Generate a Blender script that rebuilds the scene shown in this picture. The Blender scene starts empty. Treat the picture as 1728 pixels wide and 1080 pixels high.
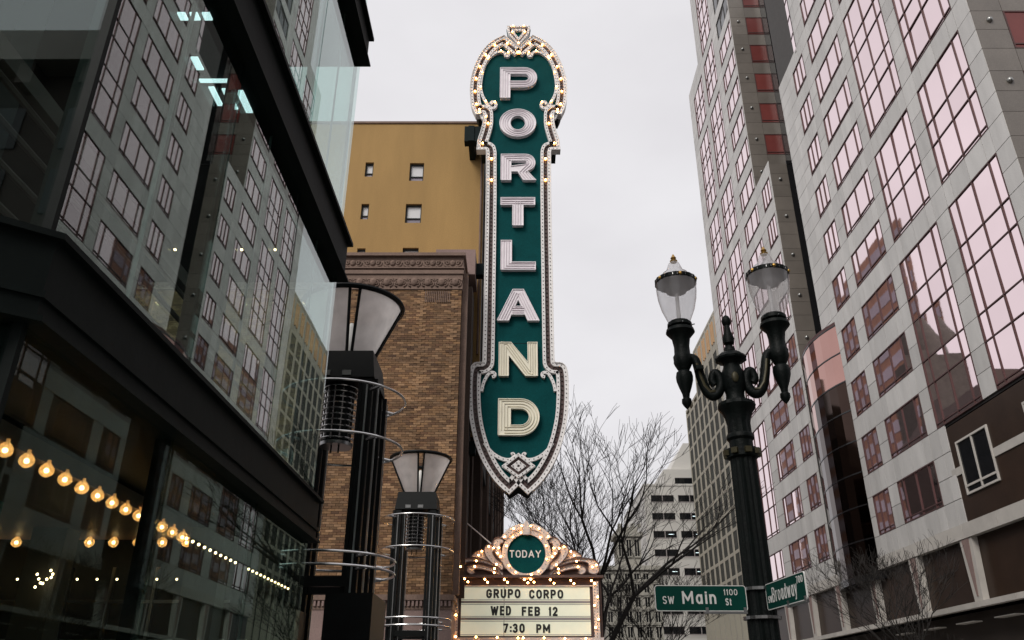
import bpy, math, random
from math import sin, cos, pi, radians, sqrt, atan2, floor
random.seed(7)
S = bpy.context.scene
COL = S.collection

# ------------------------------------------------------------------ camera
TH = math.atan(645/1360.0)                      # upward pitch of the phone camera
cam = bpy.data.cameras.new('camera'); camo = bpy.data.objects.new('camera', cam); COL.objects.link(camo)
camo.location = (0, 0, 1.6); camo.rotation_euler = (pi/2 + TH, 0, 0)
cam.sensor_width = 36; cam.lens = 36*1360/1728; cam.shift_x = -11/1728; cam.clip_start = .05; cam.clip_end = 5000
S.camera = camo
# ------------------------------------------------------------------ world, sun, exposure
W = bpy.data.worlds.new('World'); S.world = W; W.use_nodes = True
nt = W.node_tree; nt.nodes.clear()
SUN_EL, SUN_AZ = radians(42), radians(212)      # azimuth clockwise from +y : behind left of the camera
o_ = nt.nodes.new('ShaderNodeOutputWorld')
sky = nt.nodes.new('ShaderNodeTexSky'); sky.sky_type = 'NISHITA'; sky.sun_disc = False
sky.sun_elevation = SUN_EL; sky.sun_rotation = SUN_AZ; sky.air_density = 1; sky.dust_density = 6
bgs = nt.nodes.new('ShaderNodeBackground'); bgs.inputs[1].default_value = .05
nt.links.new(sky.outputs[0], bgs.inputs[0])
tc = nt.nodes.new('ShaderNodeTexCoord'); mp = nt.nodes.new('ShaderNodeMapping'); mp.inputs['Scale'].default_value = (1.6, 1.6, 3.2)
nz = nt.nodes.new('ShaderNodeTexNoise'); nz.inputs['Scale'].default_value = 1.5; nz.inputs['Detail'].default_value = 5; nz.inputs['Roughness'].default_value = .5
cr = nt.nodes.new('ShaderNodeValToRGB'); cr.color_ramp.elements[0].position = .3; cr.color_ramp.elements[1].position = .72
cr.color_ramp.elements[0].color = (.585, .57, .592, 1); cr.color_ramp.elements[1].color = (.70, .69, .708, 1)
bgc = nt.nodes.new('ShaderNodeBackground'); bgc.inputs[1].default_value = 1.0
nt.links.new(tc.outputs['Generated'], mp.inputs[0]); nt.links.new(mp.outputs[0], nz.inputs['Vector']); nt.links.new(nz.outputs[0], cr.inputs[0]); nt.links.new(cr.outputs[0], bgc.inputs[0])
mx = nt.nodes.new('ShaderNodeMixShader'); mx.inputs[0].default_value = .93          # a closed cloud deck, a little clear-sky light leaking through
nt.links.new(bgs.outputs[0], mx.inputs[1]); nt.links.new(bgc.outputs[0], mx.inputs[2]); nt.links.new(mx.outputs[0], o_.inputs[0])
sl = bpy.data.lights.new('sun', 'SUN'); sl.energy = 1.5; sl.angle = radians(25); sl.color = (1, .96, .9)
so = bpy.data.objects.new('sun', sl); COL.objects.link(so)
from mathutils import Vector, Matrix
sd = Vector((sin(SUN_AZ)*cos(SUN_EL), cos(SUN_AZ)*cos(SUN_EL), sin(SUN_EL)))
so.rotation_euler = sd.to_track_quat('Z', 'Y').to_euler(); so.location = sd*60
S.view_settings.view_transform = 'Standard'; S.view_settings.look = 'None'; S.view_settings.exposure = .4; S.view_settings.gamma = 1
S.view_settings.use_curve_mapping = False
S.render.engine = 'CYCLES'
S.cycles.max_bounces = 10; S.cycles.transparent_max_bounces = 24; S.cycles.glossy_bounces = 5; S.cycles.transmission_bounces = 6

# ------------------------------------------------------------------ measuring: a point of the photograph at a known depth (y) or wall plane (x)
cT, sT = cos(TH), sin(TH)
def ray(px, py):
    u = (px-875)/1360; v = (540-py)/1360
    return (u, cT - v*sT, sT + v*cT)
def at(px, py, Y):
    d = ray(px, py); k = Y/d[1]
    return (d[0]*k, Y, d[2]*k + 1.6)
def zat(py, Y): return at(875, py, Y)[2]

# ------------------------------------------------------------------ materials
MATS = {}
def M(name, col, rough=.6, var=.12, scale=2.0, bump=0, metal=0, spec=.5, rnd=0, stretch=(1,1,1), emit=0, ecol=None, attr=None, bscale=None, fine=0):
    m = bpy.data.materials.new(name); m.use_nodes = True; t = m.node_tree; n = t.nodes; L = t.links
    b = n['Principled BSDF']; b.inputs['Roughness'].default_value = rough; b.inputs['Metallic'].default_value = metal
    b.inputs['Specular IOR Level'].default_value = spec
    g = n.new('ShaderNodeNewGeometry'); mp = n.new('ShaderNodeMapping'); mp.inputs['Scale'].default_value = stretch
    L.new(g.outputs['Position'], mp.inputs[0])
    nz = n.new('ShaderNodeTexNoise'); nz.inputs['Scale'].default_value = scale; nz.inputs['Detail'].default_value = 7; nz.inputs['Roughness'].default_value = .62
    L.new(mp.outputs[0], nz.inputs['Vector'])
    mr = n.new('ShaderNodeMapRange'); mr.inputs['From Min'].default_value = .25; mr.inputs['From Max'].default_value = .75
    mr.inputs['To Min'].default_value = 1-var; mr.inputs['To Max'].default_value = 1+var
    L.new(nz.outputs[0], mr.inputs[0])
    fac = mr.outputs[0]
    if fine:
        n2 = n.new('ShaderNodeTexNoise'); n2.inputs['Scale'].default_value = 26; n2.inputs['Detail'].default_value = 3
        L.new(g.outputs['Position'], n2.inputs['Vector'])
        m2 = n.new('ShaderNodeMapRange'); m2.inputs['From Min'].default_value = .3; m2.inputs['From Max'].default_value = .7
        m2.inputs['To Min'].default_value = 1-fine; m2.inputs['To Max'].default_value = 1+fine
        L.new(n2.outputs[0], m2.inputs[0]); mu = n.new('ShaderNodeMath'); mu.operation = 'MULTIPLY'
        L.new(fac, mu.inputs[0]); L.new(m2.outputs[0], mu.inputs[1]); fac = mu.outputs[0]
    if rnd:
        oi = n.new('ShaderNodeObjectInfo'); m2 = n.new('ShaderNodeMapRange'); m2.inputs['To Min'].default_value = 1-rnd; m2.inputs['To Max'].default_value = 1+rnd
        L.new(oi.outputs['Random'], m2.inputs[0]); mu = n.new('ShaderNodeMath'); mu.operation = 'MULTIPLY'
        L.new(fac, mu.inputs[0]); L.new(m2.outputs[0], mu.inputs[1]); fac = mu.outputs[0]
    vm = n.new('ShaderNodeVectorMath'); vm.operation = 'SCALE'
    if attr:
        a = n.new('ShaderNodeAttribute'); a.attribute_name = attr; L.new(a.outputs['Color'], vm.inputs[0])
    else: vm.inputs[0].default_value = col
    L.new(fac, vm.inputs['Scale']); L.new(vm.outputs[0], b.inputs['Base Color'])
    if bump:
        bp = n.new('ShaderNodeBump'); bp.inputs['Strength'].default_value = bump; bp.inputs['Distance'].default_value = .02
        if bscale:
            nb = n.new('ShaderNodeTexNoise'); nb.inputs['Scale'].default_value = bscale; nb.inputs['Detail'].default_value = 4; L.new(g.outputs['Position'], nb.inputs['Vector']); L.new(nb.outputs[0], bp.inputs['Height'])
        else: L.new(nz.outputs[0], bp.inputs['Height'])
        L.new(bp.outputs[0], b.inputs['Normal'])
    if emit:
        b.inputs['Emission Strength'].default_value = emit; b.inputs['Emission Color'].default_value = (*(ecol or col), 1)
    MATS[name] = m
    return m
def schlick(t, f0):                      # reflectance of one glass face, the same from both sides
    n = t.nodes; lw = n.new('ShaderNodeLayerWeight'); lw.inputs['Blend'].default_value = .5
    pw = n.new('ShaderNodeMath'); pw.operation = 'POWER'; pw.inputs[1].default_value = 5; t.links.new(lw.outputs['Facing'], pw.inputs[0])
    ma = n.new('ShaderNodeMath'); ma.operation = 'MULTIPLY_ADD'; ma.inputs[1].default_value = 1-f0; ma.inputs[2].default_value = f0
    t.links.new(pw.outputs[0], ma.inputs[0]); return ma.outputs[0]
def glass(name, tint, ior=.09, gl=(1,1,1), wav=.0, wsc=.6):
    m = bpy.data.materials.new(name); m.use_nodes = True; t = m.node_tree; n = t.nodes; L = t.links; n.remove(n['Principled BSDF'])
    out = [x for x in n if x.type == 'OUTPUT_MATERIAL'][0]
    fr = schlick(t, ior)
    tr = n.new('ShaderNodeBsdfTransparent'); tr.inputs[0].default_value = (*tint, 1)
    go = n.new('ShaderNodeBsdfGlossy'); go.inputs['Roughness'].default_value = 0.0; go.inputs[0].default_value = (*gl, 1)
    mi = n.new('ShaderNodeMixShader'); L.new(fr, mi.inputs[0]); L.new(tr.outputs[0], mi.inputs[1]); L.new(go.outputs[0], mi.inputs[2]); L.new(mi.outputs[0], out.inputs[0])
    if wav:
        g = n.new('ShaderNodeNewGeometry'); nb = n.new('ShaderNodeTexNoise'); nb.inputs['Scale'].default_value = wsc; nb.inputs['Detail'].default_value = 1
        bp = n.new('ShaderNodeBump'); bp.inputs['Strength'].default_value = wav; bp.inputs['Distance'].default_value = .02
        L.new(g.outputs['Position'], nb.inputs['Vector']); L.new(nb.outputs[0], bp.inputs['Height']); L.new(bp.outputs[0], go.inputs['Normal'])
    MATS[name] = m
    return m
def frost(name, col, tr=.3):
    m = bpy.data.materials.new(name); m.use_nodes = True; t = m.node_tree; n = t.nodes; L = t.links; n.remove(n['Principled BSDF'])
    out = [x for x in n if x.type == 'OUTPUT_MATERIAL'][0]
    g = n.new('ShaderNodeNewGeometry'); nz = n.new('ShaderNodeTexNoise'); nz.inputs['Scale'].default_value = 4; nz.inputs['Detail'].default_value = 6; L.new(g.outputs['Position'], nz.inputs['Vector'])
    mr = n.new('ShaderNodeMapRange'); mr.inputs['From Min'].default_value = .3; mr.inputs['From Max'].default_value = .7; mr.inputs['To Min'].default_value = .82; mr.inputs['To Max'].default_value = 1.05; L.new(nz.outputs[0], mr.inputs[0])
    vm = n.new('ShaderNodeVectorMath'); vm.operation = 'SCALE'; vm.inputs[0].default_value = col; L.new(mr.outputs[0], vm.inputs['Scale'])
    tl = n.new('ShaderNodeBsdfTranslucent'); di = n.new('ShaderNodeBsdfDiffuse'); tp = n.new('ShaderNodeBsdfTransparent'); go = n.new('ShaderNodeBsdfGlossy'); go.inputs['Roughness'].default_value = .12
    L.new(vm.outputs[0], tl.inputs[0]); L.new(vm.outputs[0], di.inputs[0])
    a = n.new('ShaderNodeMixShader'); a.inputs[0].default_value = .35; L.new(tl.outputs[0], a.inputs[1]); L.new(di.outputs[0], a.inputs[2])
    b = n.new('ShaderNodeMixShader'); b.inputs[0].default_value = tr; L.new(a.outputs[0], b.inputs[1]); L.new(tp.outputs[0], b.inputs[2])
    fr = schlick(t, .035)
    c = n.new('ShaderNodeMixShader'); L.new(fr, c.inputs[0]); L.new(b.outputs[0], c.inputs[1]); L.new(go.outputs[0], c.inputs[2]); L.new(c.outputs[0], out.inputs[0])
    MATS[name] = m
    return m
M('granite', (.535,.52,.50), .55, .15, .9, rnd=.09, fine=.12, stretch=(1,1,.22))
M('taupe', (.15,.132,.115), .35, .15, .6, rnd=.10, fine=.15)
M('brown_stone', (.036,.021,.014), .30, .25, .8, spec=.2, fine=.15)
M('pale_band', (.50,.47,.43), .6, .12, 1.0, rnd=.05)
M('joint', (.06,.055,.052), .8)
M('frame_red', (.085,.042,.04), .5, .1, spec=.25)
M('pink_glass', (.93,.755,.775), .02, .02, .5, metal=1, rnd=.06, bump=.06, bscale=.5)
M('red_glass', (.17,.045,.04), .25, .15, .5, spec=.3, rnd=.12)
M('oriel_glass', (.52,.30,.26), .03, .05, .4, metal=1, bump=.05, bscale=.4)
M('oriel_dark_reflection', (.055,.035,.028), .05, .1, .4, metal=1, bump=.05, bscale=.4)  # oriel glass with a dark reflection put into its colour
M('knob', (.30,.30,.29), .3, .1, metal=.8)
M('dark_slot', (.012,.012,.013), .2)
M('black_metal', (.0045,.0055,.0055), .5, .3, 6, spec=.16)
M('fascia', (.004,.0068,.0062), .6, .3, 3, bump=.2, spec=.10)
M('chrome', (.62,.61,.60), .22, .1, metal=1)
M('steel_dull', (.33,.33,.33), .35, .15, metal=1)
glass('clear_glass', (.79,.885,.865), .10, (.93,.98,.96), wav=.05, wsc=.6)
glass('lobby_glass', (.80,.89,.86), .012, (.62,.74,.70), wav=.05, wsc=.6)
M('fin_edge', (.10,.135,.13), .6, .1)
M('interior_dark', (.03,.034,.033), .8, .2)
M('interior_wall', (.075,.072,.062), .8, .3, 1.2)
M('interior_trim', (.11,.075,.065), .5, .2)
M('teal_panel', (.02,.10,.10), .5, .2)
M('bulb_lit', (1,.6,.3), .3, emit=2.6, ecol=(1,.44,.12))
M('bulb_tip', (1,.8,.5), .3, emit=55, ecol=(1,.48,.14))
frost('bulb_globe', (1,.70,.40), .45)
M('bulb_core', (1,.8,.5), .3, emit=20, ecol=(1,.62,.30))
M('bulb_marquee', (1,.6,.3), .3, emit=2.2, ecol=(1,.46,.14))
M('bulb_small', (1,.8,.55), .3, emit=7, ecol=(1,.66,.36))
M('bulb_off', (.06,.05,.045), .3, .2)
M('ceiling_glow', (.8,.95,.97), .5, emit=1.3, ecol=(.78,.96,1))
M('sign_teal', (.0022,.056,.058), .7, .16, 1.6, fine=.14, spec=.06)
M('sign_white', (.78,.755,.74), .5, .10, 3, fine=.06)
M('sign_letter', (.84,.79,.82), .45, .08, 3)
M('sign_letter_warm', (.84,.80,.66), .45, .08, 3)
M('neon', (.70,.62,.66), .35, .12, 4)
M('neon_warm', (.70,.65,.50), .35, .12, 4)
M('sign_dark', (.075,.042,.038), .55, .25, 6)
M('sign_body', (.004,.011,.012), .6, .2, spec=.1)
M('marquee_brown', (.11,.062,.05), .55, .2, 4)
M('marquee_white', (.68,.58,.52), .5, .15, 6)
M('cream_panel', (.66,.66,.52), .5, .05, 5, emit=.28, ecol=(.82,.82,.62))
M('rail_grey', (.32,.29,.28), .5, .1)
M('letter_black', (.008,.008,.008), .6)
M('letter_white', (.75,.75,.72), .6)
M('brick', (.2,.1,.05), .85, .30, .9, attr='brick_colour', fine=.18)
M('mortar', (.12,.085,.055), .95, .15, 4)
M('brown_brick', (.058,.037,.027), .85, .25, .9, bump=.3, stretch=(1,1,.6), fine=.2)
M('terracotta', (.185,.122,.094), .8, .2, 3, fine=.15)
M('pink_stone', (.24,.165,.148), .8, .18, 1.0, fine=.12)
M('ochre', (.365,.225,.083), .9, .15, .9, bump=.15, stretch=(1,1,.18), fine=.10)
M('white_blind', (.62,.62,.63), .5, .06, 2)
M('window_dark', (.010,.011,.013), .08, .1, spec=.6)
M('beige', (.36,.335,.275), .8, .12, .12, fine=.06)
M('tan_orange', (.48,.30,.16), .7, .1)
M('tower_glass', (.014,.017,.017), .6, .2, .3, spec=.04, rnd=.4)
M('mullion_beige', (.13,.125,.105), .6)
M('white_concrete', (.58,.565,.53), .75, .06, .08, fine=.04)
M('old_stone', (.36,.345,.30), .85, .12, .4)
M('orange_brick', (.33,.185,.125), .85, .3, .3, fine=.2)
M('violet_glass', (.25,.22,.27), .25, .2, .2, rnd=.2)
M('dark_stone', (.045,.033,.026), .8, .2, .3)
M('bark', (.020,.017,.015), .9, .3, 8)
M('concrete_walk', (.28,.27,.25), .85, .15, 1.2, fine=.1)
M('asphalt', (.05,.05,.05), .85, .2, 1.5, fine=.2)
M('kerb_stone', (.30,.29,.27), .8, .15, 2)
M('road_paint', (.7,.68,.6), .7, .15, 3)
M('gold', (.45,.27,.07), .35, .25, 8, metal=.9)
M('lamp_iron', (.003,.005,.0046), .5, .4, 10, bump=.25, bscale=40, spec=.13)
M('olive_gilt', (.045,.038,.016), .5, .3, 12, metal=.3)
frost('acorn_glass', (.97,.93,.95), .66)
frost('frosted_pane', (.80,.76,.74), .06)
M('street_sign_green', (.002,.040,.030), .6, .15, 4, spec=.08)
M('street_sign_white', (.62,.62,.60), .5, .08)
M('lamp_core', (.05,.06,.065), .5, .2)

# ------------------------------------------------------------------ mesh helpers
ORG = {}
def link(o, parent=None):
    COL.objects.link(o)
    if parent is not None: o.parent = parent
    return o
def thing(name, label, cat, loc, group=None):
    o = bpy.data.objects.new(name, None); link(o); o.location = loc; o.empty_display_size = .3
    o['label'] = label; o['category'] = cat
    if group: o['group'] = group
    ORG[o.name] = Vector(loc)
    return o
def struct(o): o['kind'] = 'structure'; return o
def org(p): return ORG[p.name] if p is not None else Vector((0,0,0))
class MB:
    def __init__(s): s.v = []; s.f = []; s.c = None
    def box(s, x0, x1, y0, y1, z0, z1):
        if x0 > x1: x0, x1 = x1, x0
        if y0 > y1: y0, y1 = y1, y0
        if z0 > z1: z0, z1 = z1, z0
        b = len(s.v)
        s.v += [(x0,y0,z0),(x1,y0,z0),(x1,y1,z0),(x0,y1,z0),(x0,y0,z1),(x1,y0,z1),(x1,y1,z1),(x0,y1,z1)]
        for q in ((0,3,2,1),(4,5,6,7),(0,1,5,4),(1,2,6,5),(2,3,7,6),(3,0,4,7)): s.f.append(tuple(b+i for i in q))
        return s
    def prism(s, poly, z0, z1):           # polygon in plan (x,y), upright
        b = len(s.v); k = len(poly)
        s.v += [(x,y,z0) for x,y in poly] + [(x,y,z1) for x,y in poly]
        for i in range(k): j = (i+1) % k; s.f.append((b+i,b+j,b+k+j,b+k+i))
        s.f.append(tuple(b+i for i in reversed(range(k)))); s.f.append(tuple(b+k+i for i in range(k)))
        return s
    def hexa(s, p):                       # 8 points ordered as a box
        b = len(s.v); s.v += [tuple(q) for q in p]
        for q in ((0,3,2,1),(4,5,6,7),(0,1,5,4),(1,2,6,5),(2,3,7,6),(3,0,4,7)): s.f.append(tuple(b+i for i in q))
        return s
    def lathe(s, cx, cy, prof, seg=24, flute=0, a0=0, cap=True):   # prof: (z, r)
        b = len(s.v)
        for z, r in prof:
            for i in range(seg):
                a = a0 + 2*pi*i/seg; rr = r*(1 - (flute if i % 2 else 0)); s.v.append((cx+rr*cos(a), cy+rr*sin(a), z))
        for k in range(len(prof)-1):
            for i in range(seg):
                j = (i+1) % seg; s.f.append((b+k*seg+i, b+k*seg+j, b+(k+1)*seg+j, b+(k+1)*seg+i))
        if cap:
            s.f.append(tuple(b+i for i in reversed(range(seg)))); s.f.append(tuple(b+(len(prof)-1)*seg+i for i in range(seg)))
        return s
    def tube(s, pts, r, seg=8, closed=False, r1=None, caps=True):
        pts = [Vector(p) for p in pts]; n = len(pts); b = len(s.v); up = None
        for i, p in enumerate(pts):
            if closed: t = pts[(i+1) % n] - pts[i-1]
            else: t = pts[min(i+1, n-1)] - pts[max(i-1, 0)]
            t.normalize()
            if up is None:
                up = Vector((0,0,1)) if abs(t.z) < .9 else Vector((1,0,0))
            a = t.cross(up)
            if a.length < 1e-4: a = t.cross(Vector((1,0,0)))
            a.normalize(); c = a.cross(t).normalized(); up = c
            rr = r if r1 is None else r + (r1-r)*i/max(1, n-1)
            if isinstance(r, (list, tuple)): rr = r[i]
            for k in range(seg):
                q = 2*pi*k/seg; w = p + a*cos(q)*rr + c*sin(q)*rr; s.v.append((w.x,w.y,w.z))
        for i in range(n if closed else n-1):
            i2 = (i+1) % n
            for k in range(seg):
                k2 = (k+1) % seg; s.f.append((b+i*seg+k, b+i*seg+k2, b+i2*seg+k2, b+i2*seg+k))
        if not closed and caps:
            s.f.append(tuple(b+k for k in reversed(range(seg)))); s.f.append(tuple(b+(n-1)*seg+k for k in range(seg)))
        return s
    def ball(s, c, r, seg=10, rings=6, sc=(1,1,1)):
        b = len(s.v)
        for i in range(1, rings):
            f = pi*i/rings
            for k in range(seg):
                a = 2*pi*k/seg; s.v.append((c[0]+r*sc[0]*sin(f)*cos(a), c[1]+r*sc[1]*sin(f)*sin(a), c[2]+r*sc[2]*cos(f)))
        t = len(s.v); s.v += [(c[0],c[1],c[2]+r*sc[2]), (c[0],c[1],c[2]-r*sc[2])]
        for i in range(rings-2):
            for k in range(seg):
                k2 = (k+1) % seg; s.f.append((b+i*seg+k, b+(i+1)*seg+k, b+(i+1)*seg+k2, b+i*seg+k2))
        for k in range(seg):
            k2 = (k+1) % seg; s.f.append((t, b+k, b+k2)); s.f.append((t+1, b+(rings-2)*seg+k2, b+(rings-2)*seg+k))
        return s
    def mesh(s, name, mat, off=(0,0,0), smooth=False):
        me = bpy.data.meshes.new(name); ox, oy, oz = off
        me.from_pydata([(x-ox,y-oy,z-oz) for x,y,z in s.v], [], s.f); me.materials.append(MATS[mat])
        if smooth: me.shade_smooth()
        me.update(); return me
    def build(s, name, mat, parent=None, smooth=False, loc=None):
        """one mesh object; the vertices are given in world coordinates"""
        og = org(parent) if parent is not None else Vector(loc or (0,0,0))
        me = s.mesh(name, mat, og, smooth)
        if smooth:
            try: me.set_sharp_from_angle(angle=radians(38))
            except Exception: pass
        o = bpy.data.objects.new(name, me); link(o, parent)
        if parent is None: o.location = og
        ORG[o.name] = og
        return o
UNIT = {}
def unit(mat):
    if mat not in UNIT: UNIT[mat] = MB().box(-.5,.5,-.5,.5,-.5,.5).mesh('piece', mat)
    return UNIT[mat]
def piece(name, mat, parent, x0, x1, y0, y1, z0, z1, rot=None):
    o = bpy.data.objects.new(name, unit(mat)); link(o, parent)
    o.location = Vector(((x0+x1)/2,(y0+y1)/2,(z0+z1)/2)) - org(parent); o.scale = (abs(x1-x0), abs(y1-y0), abs(z1-z0))
    if rot: o.rotation_euler = rot
    return o
def inst(name, me, parent, p, sc=None, rot=None):
    o = bpy.data.objects.new(name, me); link(o, parent); o.location = Vector(p) - org(parent)
    ORG[o.name] = Vector(p)
    if sc: o.scale = sc
    if rot: o.rotation_euler = rot
    return o
def catmull(pts, n=6, closed=False):
    out = []; k = len(pts)
    for i in range(k if closed else k-1):
        g = (lambda j: pts[j % k]) if closed else (lambda j: pts[max(0, min(k-1, j))])
        p0, p1, p2, p3 = g(i-1), g(i), g(i+1), g(i+2)
        for q in range(n):
            t = q/n
            out.append(tuple(.5*((2*b)+(-a+c)*t+(2*a-5*b+4*c-d)*t*t+(-a+3*b-3*c+d)*t**3) for a,b,c,d in zip(p0,p1,p2,p3)))
    if not closed: out.append(tuple(pts[-1]))
    return out
def offs(path, d):                       # parallel path in 2D, mitred
    out = []; n = len(path)
    for i in range(n):
        p = path[i]; a = path[max(0,i-1)]; b = path[min(n-1,i+1)]
        t1 = (p[0]-a[0], p[1]-a[1]); t2 = (b[0]-p[0], b[1]-p[1])
        l1 = math.hypot(*t1) or 1; l2 = math.hypot(*t2) or 1
        if i == 0: t1, l1 = t2, l2
        if i == n-1: t2, l2 = t1, l1
        n1 = (-t1[1]/l1, t1[0]/l1); n2 = (-t2[1]/l2, t2[0]/l2)
        mxx, myy = n1[0]+n2[0], n1[1]+n2[1]; l = math.hypot(mxx, myy) or 1; mxx /= l; myy /= l
        k = max(.45, mxx*n1[0]+myy*n1[1])
        out.append((p[0]+mxx*d/k, p[1]+myy*d/k))
    return out
def ribbon(mb, path, d0, d1, yf, yb):    # a strip that follows a path on an upright plane (x,z), from yf (front) to yb (back)
    A, B = offs(path, d0), offs(path, d1); b = len(mb.v); n = len(path)
    for i in range(n):
        mb.v += [(A[i][0],yf,A[i][1]),(B[i][0],yf,B[i][1]),(B[i][0],yb,B[i][1]),(A[i][0],yb,A[i][1])]
    for i in range(n-1):
        p, q = b+4*i, b+4*i+4
        for k in range(4): k2 = (k+1) % 4; mb.f.append((p+k, q+k, q+k2, p+k2))
    mb.f.append((b,b+1,b+2,b+3)); e = b+4*(n-1); mb.f.append((e+3,e+2,e+1,e))
def walk(path, step, start=0):           # points at equal distance along a path
    out = []; need = start
    for a, b in zip(path, path[1:]):
        l = math.hypot(b[0]-a[0], b[1]-a[1])
        while need <= l and l > 0:
            t = need/l; out.append((a[0]+(b[0]-a[0])*t, a[1]+(b[1]-a[1])*t)); need += step
        need -= l
    return out
def shape(name, loops, mat, parent, yf, depth, bev=0):   # filled outlines (x,z) on an upright plane, with thickness
    cu = bpy.data.curves.new(name, 'CURVE'); cu.dimensions = '2D'; cu.fill_mode = 'BOTH'; cu.extrude = depth/2
    for lp in loops:
        sp = cu.splines.new('POLY'); sp.points.add(len(lp)-1); sp.use_cyclic_u = True
        for q, (x, z) in zip(sp.points, lp): q.co = (x, z, 0, 1)
    return curve_obj(name, cu, mat, parent, yf + depth/2)
def curve_obj(name, cu, mat, parent, yc, fit=None):
    t = bpy.data.objects.new('tmp', cu); COL.objects.link(t)
    bpy.context.view_layer.update()
    me = bpy.data.meshes.new_from_object(t.evaluated_get(bpy.context.evaluated_depsgraph_get()))
    bpy.data.objects.remove(t); bpy.data.curves.remove(cu)
    me.name = name; co = [v.co.copy() for v in me.vertices]
    og = org(parent)
    if fit:
        x0, z0, x1, z1 = fit; ax = min(c.x for c in co); bx = max(c.x for c in co); ay = min(c.y for c in co); by = max(c.y for c in co)
        for c in co: c.x = x0 + (c.x-ax)/(bx-ax)*(x1-x0); c.y = z0 + (c.y-ay)/(by-ay)*(z1-z0)
    for v, c in zip(me.vertices, co): v.co = (c.x-og.x, yc - c.z - og.y, c.y-og.z)
    me.materials.clear(); me.materials.append(MATS[mat]); me.update()
    o = bpy.data.objects.new(name, me); link(o, parent); ORG[o.name] = og
    return o
# stroke lettering: each glyph is a set of centre lines in a unit box, drawn as flat raised strokes
def _a(cx, cz, rx, rz, a0, a1, n=10): return [(cx+rx*cos(radians(a0+(a1-a0)*i/n)), cz+rz*sin(radians(a0+(a1-a0)*i/n))) for i in range(n+1)]
XH = .72
GL = {
 'A': (.72, [[(0,0),(.5,1)],[(1,0),(.5,1)],[(.2,.32),(.8,.32)]]),
 'B': (.6, [[(0,0),(0,1)],[(0,1)]+_a(.62,.76,.38,.24,90,-90)+[(0,.52)],[(.1,.52)]+_a(.6,.26,.4,.26,90,-90)+[(0,0)]]),
 'C': (.62, [_a(.5,.64,.5,.36,25,180,8)+_a(.5,.36,.5,.36,180,335,8)]),
 'D': (.62, [[(0,0),(0,1)],[(0,1)]+_a(.5,.55,.5,.45,90,0,6)+_a(.5,.45,.5,.45,0,-90,6)+[(0,0)]]),
 'E': (.52, [[(0,0),(0,1)],[(0,1),(1,1)],[(0,.52),(.85,.52)],[(0,0),(1,0)]]),
 'F': (.52, [[(0,0),(0,1)],[(0,1),(1,1)],[(0,.52),(.85,.52)]]),
 'G': (.64, [_a(.5,.64,.5,.36,25,180,8)+_a(.5,.36,.5,.36,180,360,10)+[(1,.46)],[(.6,.46),(1,.46)]]),
 'M': (.82, [[(0,0),(0,1)],[(0,1),(.5,.28)],[(.5,.28),(1,1)],[(1,1),(1,0)]]),
 'O': (.64, [_a(.5,.64,.5,.36,0,180,12)+_a(.5,.36,.5,.36,180,360,12)+[(1,.64)]]),
 'P': (.6, [[(0,0),(0,1)],[(0,1)]+_a(.6,.72,.4,.28,90,-90)+[(0,.44)]]),
 'R': (.62, [[(0,0),(0,1)],[(0,1)]+_a(.6,.74,.4,.26,90,-90)+[(0,.48)],[(.5,.48),(1,0)]]),
 'S': (.6, [_a(.5,.75,.5,.25,30,270,10)+_a(.5,.25,.5,.25,90,-150,10)]),
 'T': (.6, [[(.5,0),(.5,1)],[(0,1),(1,1)]]),
 'U': (.62, [[(0,1)]+_a(.5,.36,.5,.36,180,360,12)+[(1,1)]]),
 'W': (.92, [[(0,1),(.26,0)],[(.26,0),(.5,.9)],[(.5,.9),(.74,0)],[(.74,0),(1,1)]]),
 'Y': (.68, [[(0,1),(.5,.48)],[(1,1),(.5,.48)],[(.5,.48),(.5,0)]]),
 '0': (.58, [_a(.5,.64,.5,.36,0,180,12)+_a(.5,.36,.5,.36,180,360,12)+[(1,.64)]]),
 '1': (.26, [[(.75,0),(.75,1)],[(.75,1),(0,.8)]]),
 '2': (.56, [_a(.5,.72,.5,.28,160,-30,10)+[(0,0)],[(0,0),(1,0)]]),
 '3': (.56, [_a(.5,.76,.46,.24,150,-80,9),_a(.5,.27,.5,.27,85,-150,10)]),
 '7': (.56, [[(0,1),(1,1)],[(1,1),(.35,0)]]),
 ':': (.12, [[(.5,.12),(.5,.14)],[(.5,.62),(.5,.64)]]),
 'a': (.5, [[(1,0),(1,XH)],_a(.5,XH/2,.5,XH/2,0,360,16)]),
 'd': (.52, [[(1,0),(1,1)],_a(.5,XH/2,.5,XH/2,0,360,16)]),
 'o': (.54, [_a(.5,XH/2,.5,XH/2,0,360,16)]),
 'n': (.5, [[(0,0),(0,XH)],[(0,XH*.5)]+_a(.5,XH*.55,.5,XH*.45,160,0,8)+[(1,0)]]),
 'r': (.34, [[(0,0),(0,XH)],_a(.9,XH*.5,.9,XH*.5,170,90,6)]),
 'i': (.12, [[(.5,0),(.5,XH)],[(.5,.95),(.5,.97)]]),
 't': (.34, [[(.4,.05),(.4,.95)],[(0,XH),(1,XH)],[(.4,.03),(.95,.02)]]),
 'w': (.72, [[(0,XH),(.26,0)],[(.26,0),(.5,XH*.9)],[(.5,XH*.9),(.74,0)],[(.74,0),(1,XH)]]),
 'y': (.52, [[(0,XH),(.5,.02)],[(1,XH),(.5,.02),(.3,-.26),(.02,-.28)]]),
}
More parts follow.
